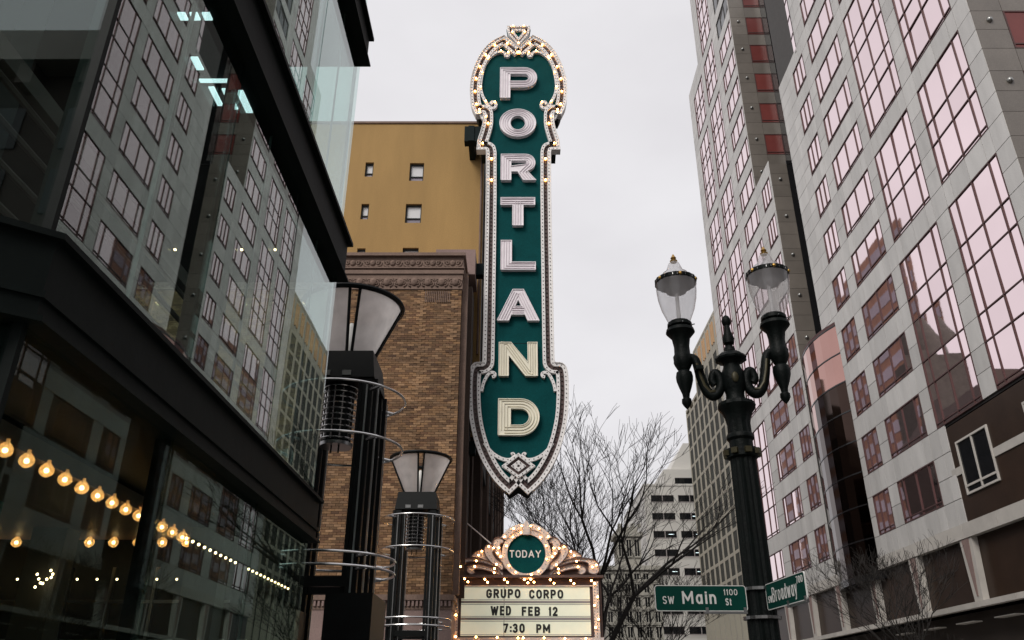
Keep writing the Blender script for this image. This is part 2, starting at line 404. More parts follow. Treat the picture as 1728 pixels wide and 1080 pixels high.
def text(name, body, fit, mat, parent, yf, depth=.01, t=.17, gap=.2):
    """lettering that fills the box fit=(x0,z0,x1,z1); t is the stroke and gap the spacing, both in parts of the height"""
    x0, z0, x1, z1 = fit; h = z1-z0; T = t*h
    tot = sum(GL[c][0] for c in body) + gap*(len(body)-1); k = (x1-x0)/tot
    mb = MB(); x = x0; q = 0
    for c in body:
        w, st = GL[c]; W_ = w*k
        for p in st:
            l = [(x+T/2+a*max(.0, W_-T), z0+T/2+b*(h-T)) for a, b in p]
            closed = math.hypot(l[0][0]-l[-1][0], l[0][1]-l[-1][1]) < 1e-4
            if not closed:
                for e, (u, v) in ((0, (l[0], l[1])), (-1, (l[-1], l[-2]))):
                    dx, dz = u[0]-v[0], u[1]-v[1]; m = math.hypot(dx,dz) or 1
                    l[e] = (u[0]+dx/m*T*.42, u[1]+dz/m*T*.42)
            else: l = l + [l[1]]
            q += 1; e = depth*.04*(q % 7)
            ribbon(mb, l, -T/2, T/2, yf+e, yf+depth)
        x += W_ + gap*k
    return mb.build(name, mat, parent)

# ================================================================== ground
struct(MB().box(-400,400,-150,900,-.6,-.13).build('ground', 'asphalt'))
struct(MB().box(-1.9,2.75,-40,9.2,-.126,.02).build('pavement', 'concrete_walk'))
struct(MB().box(-30,2.75,23,400,-.126,.02).build('pavement', 'concrete_walk'))
struct(MB().box(18.2,26,-80,120,-.126,.02).build('pavement', 'concrete_walk'))
road = struct(MB().box(2.752,18.198,-80,420,-.129,-.105).build('road', 'asphalt'))
struct(MB().box(2.753,2.93,-40,9.2,-.104,.03).build('kerb', 'kerb_stone'))
struct(MB().box(2.753,2.93,23,400,-.104,.03).build('kerb', 'kerb_stone'))
struct(MB().box(18.02,18.197,-80,120,-.104,.03).build('kerb', 'kerb_stone'))
for k in range(40):
    for x in (7.8, 13.0): (piece('lane_marking', 'road_paint', road, x-.06, x+.06, -60+k*6, -57.5+k*6, -.104, -.1))

# ================================================================== granite office blocks on the right
R = 24.0; FL = 4.12; SILL0 = 11.6; WH = 2.62
def sill(k): return SILL0 + FL*k
WCACHE = {}
def window(parent, y0, y1, z0, z1, ym, zm, mat='pink_glass', fmat='frame_red', x=R, w=.066, panes=True):
    """a window in the street wall: frame with mullions (part), its panes (sub-parts)"""
    H = z1-z0; Wd = y1-y0; key = (round(H,2), round(Wd,2), tuple(round(a,2) for a in ym), tuple(round(a,2) for a in zm), fmat)
    if key not in WCACHE:
        mb = MB(); h = w/2
        mb.box(-.02,.09,0,w,0,H); mb.box(-.02,.09,Wd-w,Wd,0,H); mb.box(-.018,.09,w,Wd-w,0,w); mb.box(-.018,.09,w,Wd-w,H-w,H)
        for a in ym: mb.box(-.012,.09,a-h,a+h,w,H-w)
        for a in zm: mb.box(-.008,.088,w,Wd-w,a-h,a+h)
        WCACHE[key] = mb.mesh('window', fmat)
    wo = inst('window', WCACHE[key], parent, (x, y0, z0))
    ys = [0]+list(ym)+[Wd]; zs = [0]+list(zm)+[H]
    for i in range(len(ys)-1):
        for j in range(len(zs)-1):
            r = (0, random.gauss(0,.006), random.gauss(0,.006))
            piece('pane', mat, wo, x+.045, x+.065, y0+ys[i], y0+ys[i+1], z0+zs[j], z0+zs[j+1], r)
    return wo
def granite_wall(parent, ygrid, zgrid, holes, limit, mat='granite', name='granite_panel'):
    """panels between the grid lines, except where a hole is; the largest seen are single parts, the rest one part"""
    cells = []
    for a, b in zip(ygrid, ygrid[1:]):
        for c, d in zip(zgrid, zgrid[1:]):
            my, mz = (a+b)/2, (c+d)/2
            if any(h[0] < my < h[1] and h[2] < mz < h[3] for h in holes): continue
            dist = sqrt(R*R + my*my + mz*mz)
            vis = 1 if (mz/my < 1.12 and my > 31) else .2
            cells.append(((b-a)*(d-c)/dist**2*vis, a, b, c, d))
    cells.sort(reverse=True); g = .019
    for i, (s_, a, b, c, d) in enumerate(cells):
        if i < limit:
            e = random.uniform(-.004,.004)
            piece(name, mat, parent, R+e, R+.06, a+g, b-g, c+g, d-g)
    mb = MB()
    for s_, a, b, c, d in cells[limit:]: mb.box(R, R+.06, a+g, b-g, c+g, d-g)
    if mb.v: o = mb.build(name+'s', mat, parent); o['kind'] = 'stuff'
def zlines(k0, k1):
    out = []
    for k in range(k0, k1+1): out += [sill(k), sill(k)+WH/2, sill(k)+WH]
    return out
def vlines(y0, n):                      # mullion positions of a wide and a narrow window
    return [.8, 2.5, 4.2] if n == 4 else [.82, 1.66]
GROUPS = [(1,3),(4,5),(6,8),(9,10),(11,13),(14,15),(16,18)]
def big_window(parent, y0, y1, ka, kb):
    zm = []
    for k in range(ka, kb+1):
        b = sill(k)-sill(ka)
        if k > ka: zm += [b]
        else: zm += [.28]
        if k < kb: zm += [b+WH]
    window(parent, y0, y1, sill(ka), sill(kb)+WH, vlines(y0,4), zm)
# ---- near block
nb = thing('office_building', 'near grey granite office block with tall pink mirror windows and brown stone base', 'building', (R+10, 45, 0))
TOPB = sill(17)
MB().box(R+.10, R+34, 31.75, 57.95, 15.6, TOPB).build('wall_core', 'joint', nb)
MB().box(R+.10, R+34, 44.0, 57.95, 10.3, 15.598).build('wall_core', 'joint', nb)
C1, C2, C3, C4 = (33.0,38.0), (39.4,44.4), (45.6,50.6), (52.0,54.5)
holes = []
for ka, kb in GROUPS:
    if ka > 16: continue
    for c in (C1, C2): holes.append((c[0], c[1], sill(ka), sill(kb)+WH)); big_window(nb, c[0], c[1], ka, kb)
for k in range(0, 17):
    holes.append((C3[0], C3[1], sill(k), sill(k)+WH)); window(nb, C3[0], C3[1], sill(k), sill(k)+WH, vlines(0,4), [.28])
    if k < 10:
        holes.append((C4[0], C4[1], sill(k), sill(k)+WH)); window(nb, C4[0], C4[1], sill(k), sill(k)+WH, vlines(0,3), [.28])
ZC = sill(10)-.35                        # above this the far corner is a rounded glass bay
holes.append((52.9, 58.0, ZC, 200)); holes.append((30, 44.0, 0, 15.5)); holes.append((55.3,58.0,9,27.2))
yg = [31.7,33.0,33.8,35.5,37.2,38.0,39.4,40.2,41.9,43.6,44.4,45.6,46.4,48.1,49.8,50.6,52.0,52.82,53.66,54.5,55.9,58.0]
yg = sorted(set(yg + [44.0, 55.3, 52.9]) - {44.4, 55.9, 52.82}) if False else yg
granite_wall(nb, yg, [10.3] + zlines(0,16), holes, 290)
# rounded glass bay of the upper floors (curves away into the slot)
def arc_wall(parent, pts, z0, z1, dz, mat, fmat, name):
    for i, (p, q) in enumerate(zip(pts, pts[1:])):
        k = 0; z = z0
        while z < z1-.01:
            zt = min(z+dz, z1)
            dx, dy = q[0]-p[0], q[1]-p[1]; l = math.hypot(dx,dy); nx, ny = dy/l*.03, -dx/l*.03
            mb = MB(); mb.hexa([(p[0],p[1],z),(q[0],q[1],z),(q[0]+nx,q[1]+ny,z),(p[0]+nx,p[1]+ny,z),(p[0],p[1],zt),(q[0],q[1],zt),(q[0]+nx,q[1]+ny,zt),(p[0]+nx,p[1]+ny,zt)])
            mb.build('pane', mat(i, z) if callable(mat) else mat, parent, False); z = zt; k += 1
    mb = MB(); z = z0
    while z <= z1+.01:
        for p, q in zip(pts, pts[1:]):
            dx, dy = q[0]-p[0], q[1]-p[1]; l = math.hypot(dx,dy); nx, ny = -dy/l*.035, dx/l*.035
            mb.hexa([(p[0]+nx,p[1]+ny,z-.05),(q[0]+nx,q[1]+ny,z-.05),(q[0]-nx,q[1]-ny,z-.05),(p[0]-nx,p[1]-ny,z-.05),(p[0]+nx,p[1]+ny,z+.05),(q[0]+nx,q[1]+ny,z+.05),(q[0]-nx,q[1]-ny,z+.05),(p[0]-nx,p[1]-ny,z+.05)])
        z += dz
    mb.build('transom', fmat, parent)
RC = 5.0
pts = [(R+RC-RC*cos(a), 52.95+RC*sin(a)) for a in [radians(t) for t in range(0,76,15)]]
bay = MB().prism(pts + [(R+12, pts[-1][1]), (R+12, 52.95)], ZC-.15, ZC).build('bay_floor', 'granite', nb)
arc_wall(bay, pts, ZC, sill(16), FL/2, 'pink_glass', 'frame_red', 'bay')
# bowed oriel of brown mirror glass between the two blocks
ya, yb_, bul = 55.35, 63.1, .75; rr = ((yb_-ya)**2/4+bul**2)/(2*bul); ym_ = (ya+yb_)/2
pts = [(R-bul+rr-sqrt(rr*rr-(y-ym_)**2), y) for y in [ya+(yb_-ya)*i/8 for i in range(9)]]
ori = MB().prism(pts + [(R+3, yb_), (R+3, ya)], 9.0, 9.4).build('oriel', 'dark_slot', nb)
arc_wall(ori, pts, 9.4, 27.4, 2.25, lambda i, z: 'pink_glass' if i == 7 else ('oriel_dark_reflection' if z < 22.8 - (2.3 if i > 4 else 0) else 'oriel_glass'), 'dark_slot', 'oriel')  # dark lower panes and bright end column paint reflections into the glass colour
MB().prism(pts + [(R+3, yb_), (R+3, ya)], 27.4, 27.7).build('oriel_cap', 'frame_red', ori)
MB().box(R+3, R+3.5, 58.05, 63.4, 6, TOPB).build('slot_wall', 'dark_slot', nb)
# brown base with its window, the pale bands and the tapering pilasters
MB().box(R+.05, R+34, 20, 43.98, 10.3, 15.5).build('base_wall', 'brown_stone', nb)
for y0, y1 in ((39.7,42.9),(33.2,36.4)):
    window(nb, y0, y1, 11.6, 14.5, [1.6], [.45], 'window_dark', 'pale_band', x=R-.02, w=.11)
for y0, y1 in ((42.9,43.98),(36.4,39.7),(20,33.2)): piece('pale_strip', 'pale_band', nb, R, R+.049, y0, y1, 12.78, 13.2)
for k in range(11): piece('band_block', 'pale_band', nb, R-.06, R+.3, 20+k*3.45+.015, 20+(k+1)*3.45-.015, 9.55, 10.29)
for k in range(11): piece('band_block', 'pale_band', nb, R-.06, R+.3, 20+k*3.45+.015, 20+(k+1)*3.45-.015, 6.08, 6.36)
MB().box(R+.35, R+34, 20, 57.95, 6.37, 9.54).build('base_wall', 'brown_stone', nb)
MB().box(R+1.2, R+34, 20, 57.95, 0, 6.07).build('shop_wall', 'dark_stone', nb)
def tapering(parent, yc):
    p = MB().hexa([(R,yc-.42,6.37),(R+.34,yc-.42,6.37),(R+.34,yc+.42,6.37),(R,yc+.42,6.37),(R-.0,yc-.62,9.54),(R+.34,yc-.62,9.54),(R+.34,yc+.62,9.54),(R-.0,yc+.62,9.54)]).build('pilaster', 'pale_band', parent)
    MB().hexa([(R-.03,yc-.06,6.6),(R-.001,yc-.06,6.6),(R-.001,yc+.06,6.6),(R-.03,yc+.06,6.6),(R-.03,yc-.36,9.5),(R-.001,yc-.36,9.5),(R-.001,yc+.36,9.5),(R-.03,yc+.36,9.5)]).build('inlay', 'pink_stone', p)
for i in range(4): tapering(nb, 37.8+6.4*i - .0)
for k in range(9):
    o = piece('shop_light', 'ceiling_glow' if k in (3,) else 'pale_band', nb, R+.4, R+.9, 22+k*4, 23.9+k*4, 5.5, 5.56)
# end wall facing the camera: taupe granite with studs and red windows
def end_wall(parent, yw, x0, z0, z1, x1, xw=None, k0=0, k1=17, limit=60):
    xs = [x0, x0+1.7, x0+3.6, x0+5.6, x0+7.6]; xs = [x for x in xs if x < x1] + [x1]
    cells = []
    zs = [z for z in zlines(0, 17) if z0 < z < z1]; zs = [z0]+zs+[z1]
    for a, b in zip(xs, xs[1:]):
        for c, d in zip(zs, zs[1:]):
            mz = (c+d)/2; k = floor((mz-SILL0)/FL); iswin = xw and xw[0] < (a+b)/2 < xw[1] and k0 <= k <= k1 and mz < sill(k)+WH
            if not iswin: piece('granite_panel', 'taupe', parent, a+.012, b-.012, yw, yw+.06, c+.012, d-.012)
    stud = MB().ball((0,0,0), .17, 12, 8).mesh('stud', 'knob', (0,0,0), True)
    for k in range(0, 18):
        z = sill(k)+WH/2+.65
        if z0 < z < z1: inst('stud', stud, parent, (x0+.85, yw-.03, z))
        if xw and k0 <= k <= k1 and z0 < sill(k) and sill(k)+WH < z1:
            wn = MB().box(xw[0],xw[1],yw-.02,yw+.05,sill(k),sill(k)+.09).box(xw[0],xw[1],yw-.02,yw+.05,sill(k)+.28,sill(k)+.36).box(xw[0],xw[0]+.08,yw-.019,yw+.05,sill(k),sill(k)+WH).box(xw[1]-.08,xw[1],yw-.019,yw+.05,sill(k),sill(k)+WH).box(xw[0],xw[1],yw-.018,yw+.05,sill(k)+WH-.08,sill(k)+WH).build('window', 'frame_red', parent)
            piece('pane', 'red_glass', wn, xw[0]+.05, xw[1]-.05, yw+.03, yw+.05, sill(k)+.05, sill(k)+WH-.05, (random.gauss(0,.004),0,random.gauss(0,.004)))
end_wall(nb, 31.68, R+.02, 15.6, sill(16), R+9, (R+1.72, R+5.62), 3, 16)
# ---- far block
fb = thing('office_building', 'far grey granite office block with pink mirror windows and stepped top behind street lamp', 'building', (R+10, 76, 0))
Z1, Z2, TOPA = sill(9)-.35, 78.4, sill(22)
MB().box(R+.10, R+30, 63.6, 89.1, 10.3, Z1).build('wall_core', 'joint', fb)
MB().box(R+.10, R+30, 68.1, 89.1, Z1+.002, Z2).build('wall_core', 'joint', fb)
MB().box(R+.10, R+30, 68.1, 82.8, Z2+.002, TOPA).build('wall_core', 'joint', fb)
D0, D1, D2, D3 = (63.95,66.45), (68.25,73.25), (75.3,80.3), (81.7,86.7)
holes = [(63,68.0,Z1,300),(82.9,90,Z2,300)]
for k in range(0, 22):
    if k < 9: holes.append((D0[0],D0[1],sill(k),sill(k)+WH)); window(fb, D0[0], D0[1], sill(k), sill(k)+WH, vlines(0,3), [.28])
    z0, z1 = sill(k), sill(k)+WH
    holes.append((D1[0],D1[1],z0,z1))
    if k < 15: window(fb, D1[0], D1[1], z0, z1, vlines(0,4), [.28])
    else: window(fb, D1[0], D1[1], z0, z1, [1.7,3.4], [], 'window_dark', 'joint', x=R+.05)
for ka, kb in [(0,0)]+GROUPS+[(19,20)]:
    for c in (D2, D3):
        if c is D3 and sill(kb)+WH > Z2: continue
        holes.append((c[0],c[1],sill(ka),sill(kb)+WH)); big_window(fb, c[0], c[1], ka, kb)
yg = [63.5,63.95,64.77,65.61,66.45,68.02,68.25,69.05,70.75,72.45,73.25,75.3,76.1,77.8,79.5,80.3,81.7,82.85,84.2,85.9,86.7,89.15]
granite_wall(fb, yg, [10.3] + zlines(0,21) , holes, 250)
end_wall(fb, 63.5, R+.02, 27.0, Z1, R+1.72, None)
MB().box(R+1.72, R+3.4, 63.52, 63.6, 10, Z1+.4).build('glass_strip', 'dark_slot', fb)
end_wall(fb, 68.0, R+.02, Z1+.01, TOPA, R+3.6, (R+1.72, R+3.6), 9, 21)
MB().box(R+3.6, R+8, 66.6, 68.1, Z1, TOPA).build('glass_strip', 'dark_slot', fb)
MB().box(R+.02, R+3, 63.52, 68.0, Z1-.06, Z1).build('ledge', 'granite', fb)
for k in range(9): piece('band_block', 'pale_band', fb, R-.06, R+.3, 58+k*3.45+.015, 58+(k+1)*3.45-.015, 9.55, 10.29)
for k in range(9): piece('band_block', 'pale_band', fb, R-.06, R+.3, 58+k*3.45+.015, 58+(k+1)*3.45-.015, 6.08, 6.36)
MB().box(R+.35, R+30, 58, 89, 6.37, 9.54).build('base_wall', 'brown_stone', fb)
MB().box(R+1.2, R+30, 58, 89, 0, 6.07).build('shop_wall', 'dark_stone', fb)
for i in range(4): tapering(fb, 63.4+6.4*i)

# ================================================================== beige tower, white block, old turret building far down the street
bt = thing('office_tower', 'tall beige concrete tower with a close grid of dark windows behind street lamp', 'building', (50, 160, 0))
BX = 41.0
def beige_wing(y0, y1, top, cols, crown):
    MB().box(BX+.8, BX+30, y0+.05, y1-.05, 0, top-.6).build('wall_core', 'tower_glass', bt)
    MB().box(BX-.05, BX+30, y0, y1, top-.6, top).build('parapet', 'beige', bt)
    n = cols; w = (y1-y0)/n; fh = 4.1; z = top - (7.5 if crown else 1.5)
    for i in range(n+1):
        yc = y0+w*i; a = max(y0, yc-.45); b = min(y1, yc+.45)
        piece('pier', 'beige', bt, BX-.05, BX+.9, a, b, 0, top-.6)
    MB().box(BX+.02, BX+.85, y0+.5, y1-.5, z, top-.6).build('crown_wall', 'beige', bt) if crown else None
    fm = None; zz = z
    while zz > 22:
        if zz == z: pass
        piece('spandrel', 'beige', bt, BX+.03, BX+.9, y0+.3, y1-.3, zz-.6, zz)
        for i in range(n):
            a, b = y0+w*i+.46, y0+w*(i+1)-.46
            wo = piece('window', 'tower_glass', bt, BX+.10, BX+.14, a, b, zz-fh, zz-.6)
            key = ('bm', round(w,2))
            if key not in WCACHE:
                mb = MB(); q = (b-a)
                for t in (.25,.5,.75): mb.box(-.03,.03,(t-.5)*q-.06,(t-.5)*q+.06,-(fh-.6)/2,(fh-.6)/2)
                WCACHE[key] = mb.mesh('mullions', 'mullion_beige')
            inst('mullions', WCACHE[key], bt, (BX+.09, (a+b)/2, (2*zz-fh-.6)/2))
        zz -= fh
    if crown:
        for i in range(n):
            a, b = y0+w*i+1.2, y0+w*(i+1)-1.2
            piece('crown_fin', 'tan_orange', bt, BX-.25, BX+.019, a, a+.5, z+1.2, top-1.6); piece('crown_fin', 'tan_orange', bt, BX-.25, BX+.019, b-.5, b, z+1.2, top-1.6)
beige_wing(136, 174.5, 76, 9, True)
beige_wing(174.6, 188, 66, 3, False)
MB().box(BX+2, BX+28, 140, 172, 76.02, 79).build('plant_room', 'beige', bt)

wb = thing('office_building', 'white stepped office block with ribbon windows between tree and beige tower', 'building', (45, 205, 0))
WY = 195.0
def X(px, py=900): return at(px, py, WY)[0]
def Zf(py): return zat(py, WY)
xl = X(1086, 820)
MB().box(xl, 70, WY, WY+40, 0, Zf(820)).build('wall', 'white_concrete', wb)
MB().box(X(1119,790), 70, WY+.02, WY+40, Zf(820)+.002, Zf(792)).build('wall', 'white_concrete', wb)
MB().hexa([(X(1131,780),WY+2,Zf(792)),(70,WY+2,Zf(792)),(70,WY+30,Zf(792)),(X(1131,780),WY+30,Zf(792)),(X(1155,745),WY+2,Zf(744)),(70,WY+2,Zf(744)),(70,WY+30,Zf(744)),(X(1155,745),WY+30,Zf(744))]).build('plant_room', 'white_concrete', wb)
MB().box(xl-.15, 70, WY-.15, WY+40, Zf(820)+.001, Zf(820)+.5).build('coping', 'white_concrete', wb)
fh = Zf(842)-Zf(872)
zt = Zf(836)
for r in range(-1, 12):
    z1 = zt - fh*r; z0 = z1 - fh*.36
    if r == -1: cols = [(X(1139,813), X(1200,813))]
    else:
        a = xl + 1.6; cols = [(a+i*6.6, a+i*6.6+5.5) for i in range(4)]
        piece('floor_line', 'white_concrete', wb, xl-.08, 70, WY-.08, WY+.1, z0-.55, z0-.3)
    for a, b in cols:
        wo = MB().box(a,b,WY-.1,WY+.02,z0-.25,z0).box(a,b,WY-.06,WY+.02,z1,z1+.1).box((a+b)/2-.1,(a+b)/2+.1,WY-.06,WY+.02,z0,z1).build('window', 'rail_grey', wb)
        piece('pane', 'window_dark', wo, a, b, WY-.03, WY-.01, z0, z1)
        if random.random() < .4 and r > 0: piece('ceiling_glow', 'ceiling_glow', wo, a+2.9+random.random(), a+5, WY-.045, WY-.032, z0+.75, z0+.85)

ob = thing('corner_building', 'old pale stone building with square turret behind bare branches', 'building', (20, 150, 0))
OY = 150.0
def XO(px, py=950): return at(px, py, OY)[0]
def ZO(py): return zat(py, OY)
xa, xb = XO(1018), XO(1112)
MB().box(xa, xb, OY, OY+18, 0, ZO(962)).build('wall', 'old_stone', ob)
MB().box(xa-.5, xb+.3, OY-.5, OY+18, ZO(962)+.001, ZO(955)).build('cornice', 'old_stone', ob)
ta, tb = XO(1043), XO(1084)
MB().box(ta, tb, OY+.5, OY+5.5, ZO(955)+.002, ZO(905)).build('turret', 'old_stone', ob)
MB().box(ta-.5, tb+.5, OY, OY+6, ZO(905)+.001, ZO(898)).build('turret_cornice', 'old_stone', ob)
MB().box(ta+.4, tb-.4, OY+.9, OY+5, ZO(898)+.001, ZO(888)).build('turret_parapet', 'old_stone', ob)
for i in range(4): piece('merlon', 'old_stone', ob, ta+.4+i*1.2, ta+1.1+i*1.2, OY+.8, OY+1.4, ZO(888)+.001, ZO(882))
def owin(a, b, z0, z1, y):
    w = MB().box(a-.15,b+.15,y-.25,y-.001,z0-.25,z0).box(a-.15,b+.15,y-.2,y-.001,z1,z1+.2).box((a+b)/2-.06,(a+b)/2+.06,y-.08,y-.02,z0,z1).build('window', 'old_stone', ob)
    piece('pane', 'window_dark', w, a, b, y-.05, y-.01, z0, z1)
for i in range(3):
    q = (tb-ta)/3; owin(ta+q*i+.35, ta+q*(i+1)-.35, ZO(938), ZO(910), OY+.5)
for r, (p0, p1) in enumerate([(978,968),(1000,986),(1024,1008),(1050,1032),(1076,1058)]):
    for i in range(6):
        q = (xb-xa)/6; owin(xa+q*i+.45, xa+q*(i+1)-.45, ZO(p0), ZO(p1), OY)
    piece('string_course', 'old_stone', ob, xa-.15, xb+.15, OY-.3, OY-.002, ZO(p0+5), ZO(p0+3))

# ================================================================== neighbours that only show as reflections in the mirror windows
rt = thing('brick_tower', 'banded orange brick tower mirrored in the pink windows', 'building', (-32, 150, 0))
MB().prism([(-20,122),(-20,205),(-45,205),(-45,170)], 0, 80).build('wall', 'orange_brick', rt)
for k in range(20):
    piece('window_band', 'violet_glass', rt, -20.01, -19.9, 122.5, 204, 2+k*3.9, 4.1+k*3.9)
MB().box(-34, -22, 165, 190, 80.01, 84).build('plant_room', 'orange_brick', rt)
rb = thing('stone_block', 'dark stone block mirrored in lowest pink windows', 'building', (-20, 97, 0))
MB().box(-40, -4.5, 86, 109, 0, 32).build('wall', 'dark_stone', rb)
MB().hexa([(-40,86,32.01),(-4.5,86,32.01),(-4.5,109,32.01),(-40,109,32.01),(-36,88,37),(-8,88,37),(-8,107,37),(-36,107,37)]).build('roof', 'dark_stone', rb)
for k in range(7):
    for j in range(5): piece('window', 'window_dark', rb, -4.5, -4.45, 87+j*3.4, 89+j*3.4, 3+k*4, 5.4+k*4)
rd = thing('domed_building', 'slim dark tower with a lantern top mirrored in tall pink window', 'building', (-14, 114, 0))
MB().box(-18, -10, 110.5, 116.5, 0, 48).build('wall', 'interior_wall', rd)
MB().lathe(-14, 113.5, [(48.01,3),(52,2.7),(54,1.6),(57,.3)], 12).build('dome', 'interior_wall', rd, True)
sb = thing('corner_building', 'dark corner building with a bracketed cornice mirrored in left glass front', 'building', (34, -40, 0))
def sbp(t, d): return (24+.31*t+.956*d, -25+.956*t-.31*d)
def sbox(t0, t1, d0, d1, z0, z1, nm, mt): MB().prism([sbp(t0,d0), sbp(t0,d1), sbp(t1,d1), sbp(t1,d0)][::-1], z0, z1).build(nm, mt, sb)
sbox(-45, 28, 0, 26, 0, 34.4, 'wall', 'dark_stone'); sbox(-45.5, 28.5, -1.4, 26, 34.41, 36.6, 'cornice', 'taupe')
for k in range(20): sbox(-44+k*3.6, -43.1+k*3.6, -1.1, -.01, 33.0, 34.39, 'bracket', 'dark_stone')
for k in range(7):
    for j in range(13): sbox(-43+j*5.4, -40+j*5.4, -.06, .02, 4+k*4.2, 6.8+k*4.2, 'window', 'window_dark')

# ================================================================== glass-fronted hall on the left
gh = thing('glass_hall', 'glass fronted theatre lobby with black steel bands mirroring the pink windows', 'building', (-5, 5, 0))
GX, Y0, Y1 = -1.92, 2.83, 7.52
ch = (-.81, -.586)                               # direction of the canted corner, away from the front
CL = 3.4
cpt = (GX+ch[0]*CL, Y0+ch[1]*CL)
LV = [(0.02, 2.95), (3.32, 5.68), (6.14, 8.68), (9.12, 11.6)]          # glazed storeys
MY = [Y0, 4.36, 5.96, Y1]
def vplane(p, q, z0, z1, t, inward=True):       # upright slab from p to q in plan
    dx, dy = q[0]-p[0], q[1]-p[1]; l = math.hypot(dx,dy); nx, ny = -dy/l*t, dx/l*t
    return [(p[0],p[1],z0),(q[0],q[1],z0),(q[0]+nx,q[1]+ny,z0),(p[0]+nx,p[1]+ny,z0),(p[0],p[1],z1),(q[0],q[1],z1),(q[0]+nx,q[1]+ny,z1),(p[0]+nx,p[1]+ny,z1)]
BACK = -9.5
for si, (z0, z1) in enumerate(LV):
    GM = 'clear_glass' if si else 'lobby_glass'
    for a, b in zip(MY, MY[1:]): MB().box(GX-.025, GX, a+.012, b-.012, z0, z1).build('glass_pane', GM, gh)
    for i in range(2):
        p = (GX+ch[0]*CL*i/2, Y0+ch[1]*CL*i/2); q = (GX+ch[0]*CL*(i+1)/2, Y0+ch[1]*CL*(i+1)/2)
        p = (p[0]+ch[0]*.01, p[1]+ch[1]*.01)
        MB().hexa(vplane(q, p, z0, z1, .025)).build('glass_pane', GM, gh)
    for i in range(4):                            # end wall towards the side street
        xa, xb = GX-.03-i*1.85, GX-.03-(i+1)*1.85
        MB().box(xa-.01, xb+.01, Y1-.025, Y1, z0, z1).build('glass_pane', GM, gh)
    for a in MY[1:-1]: piece('mullion', 'fascia', gh, GX-.10, GX-.03, a-.022, a+.022, z0, z1)
    piece('mullion', 'fascia', gh, GX-.07, GX-.03, Y1-.05, Y1-.03, z0, z1)
    piece('mullion', 'fascia', gh, GX-.09, GX-.03, Y0-.005, Y0+.04, z0, z1)
    piece('corner_bead', 'fascia', gh, GX-.03, GX+.014, Y0-.02, Y0+.012, z0, z1)
    if si in (1, 2):
        for a in (3.6, 5.15, 6.75): piece('glass_fin', 'fin_edge', gh, GX-.05, GX-.03, a-.004, a+.004, z0, z1)
def slab(name, z0, z1, out, mat='fascia'):
    px, py = GX+out, Y0
    poly = [(GX+out, Y1+out), (GX+out, Y0-out*.3), (cpt[0]+out*.6, cpt[1]-out*.8), (BACK, cpt[1]-out*.8), (BACK, Y1+out)]
    return MB().prism(poly[::-1], z0, z1).build(name, mat, gh)
slab('fascia', 2.951, 3.319, .05)
slab('fascia_trim', 2.925, 2.949, .085); slab('fascia_trim', 3.03, 3.06, .065); slab('fascia_trim', 3.29, 3.3185, .085)
slab('steel_band', 5.681, 6.139, .06); slab('band_trim', 5.66, 5.6805, .10); slab('band_trim', 6.10, 6.1385, .11)
slab('steel_band', 8.681, 9.119, .06); slab('band_trim', 8.66, 8.6805, .10); slab('band_trim', 9.08, 9.1185, .11)
slab('roof', 11.601, 12.1, .12)
MB().box(BACK-.2, BACK, -1, Y1, 0, 12).build('back_wall', 'interior_wall', gh)
MB().box(BACK, cpt[0]-.02, cpt[1]-.2, cpt[1], 0, 12).build('side_wall', 'interior_dark', gh)
# inside: rails, posts, a partition, glowing ceiling panels, downlights
for z in (3.62, 3.80, 3.98, 4.16): MB().tube([(GX-.42, -.2, z),(GX-.42, Y1-.3, z)], .017, 6).build('handrail', 'interior_trim', gh)
MB().box(GX-.47, GX-.40, 2.2, Y1-.3, 4.22, 4.32).build('handrail', 'interior_trim', gh)
for y in (3.3, 4.9, 6.5): piece('column', 'interior_dark', gh, GX-.95, GX-.75, y-.1, y+.1, 3.32, 5.68)
for y in (3.0, 4.55, 6.1): piece('column', 'interior_dark', gh, GX-.85, GX-.67, y-.09, y+.09, 6.14, 8.68)
piece('teal_screen', 'teal_panel', gh, GX-3.2, GX-2.3, Y1-.3, Y1-.24, 3.33, 5.6)
piece('teal_screen', 'teal_panel', gh, GX-1.7, GX-1.5, 5.3, 5.36, .03, 2.9)
for (y0, y1, x0, x1) in ((3.88,3.94,-.30,-.25),(3.88,3.94,-.22,-.17),(3.88,3.94,-.14,-.09),(4.28,4.40,-.36,-.31),(4.50,4.53,-.38,-.12),(4.58,4.78,-.34,-.30),(4.60,4.82,-.25,-.20),(4.62,4.86,-.15,-.10)):
    piece('ceiling_glow', 'ceiling_glow', gh, GX+x0, GX+x1, y0, y1, 5.645, 5.659)  # added glowing panels, standing in for sky seen through gaps in the ceiling
for i in range(12): piece('downlight', 'bulb_small', gh, GX-.5-i*.33, GX-.48-i*.33, 6.9, 6.92, 5.64, 5.655)
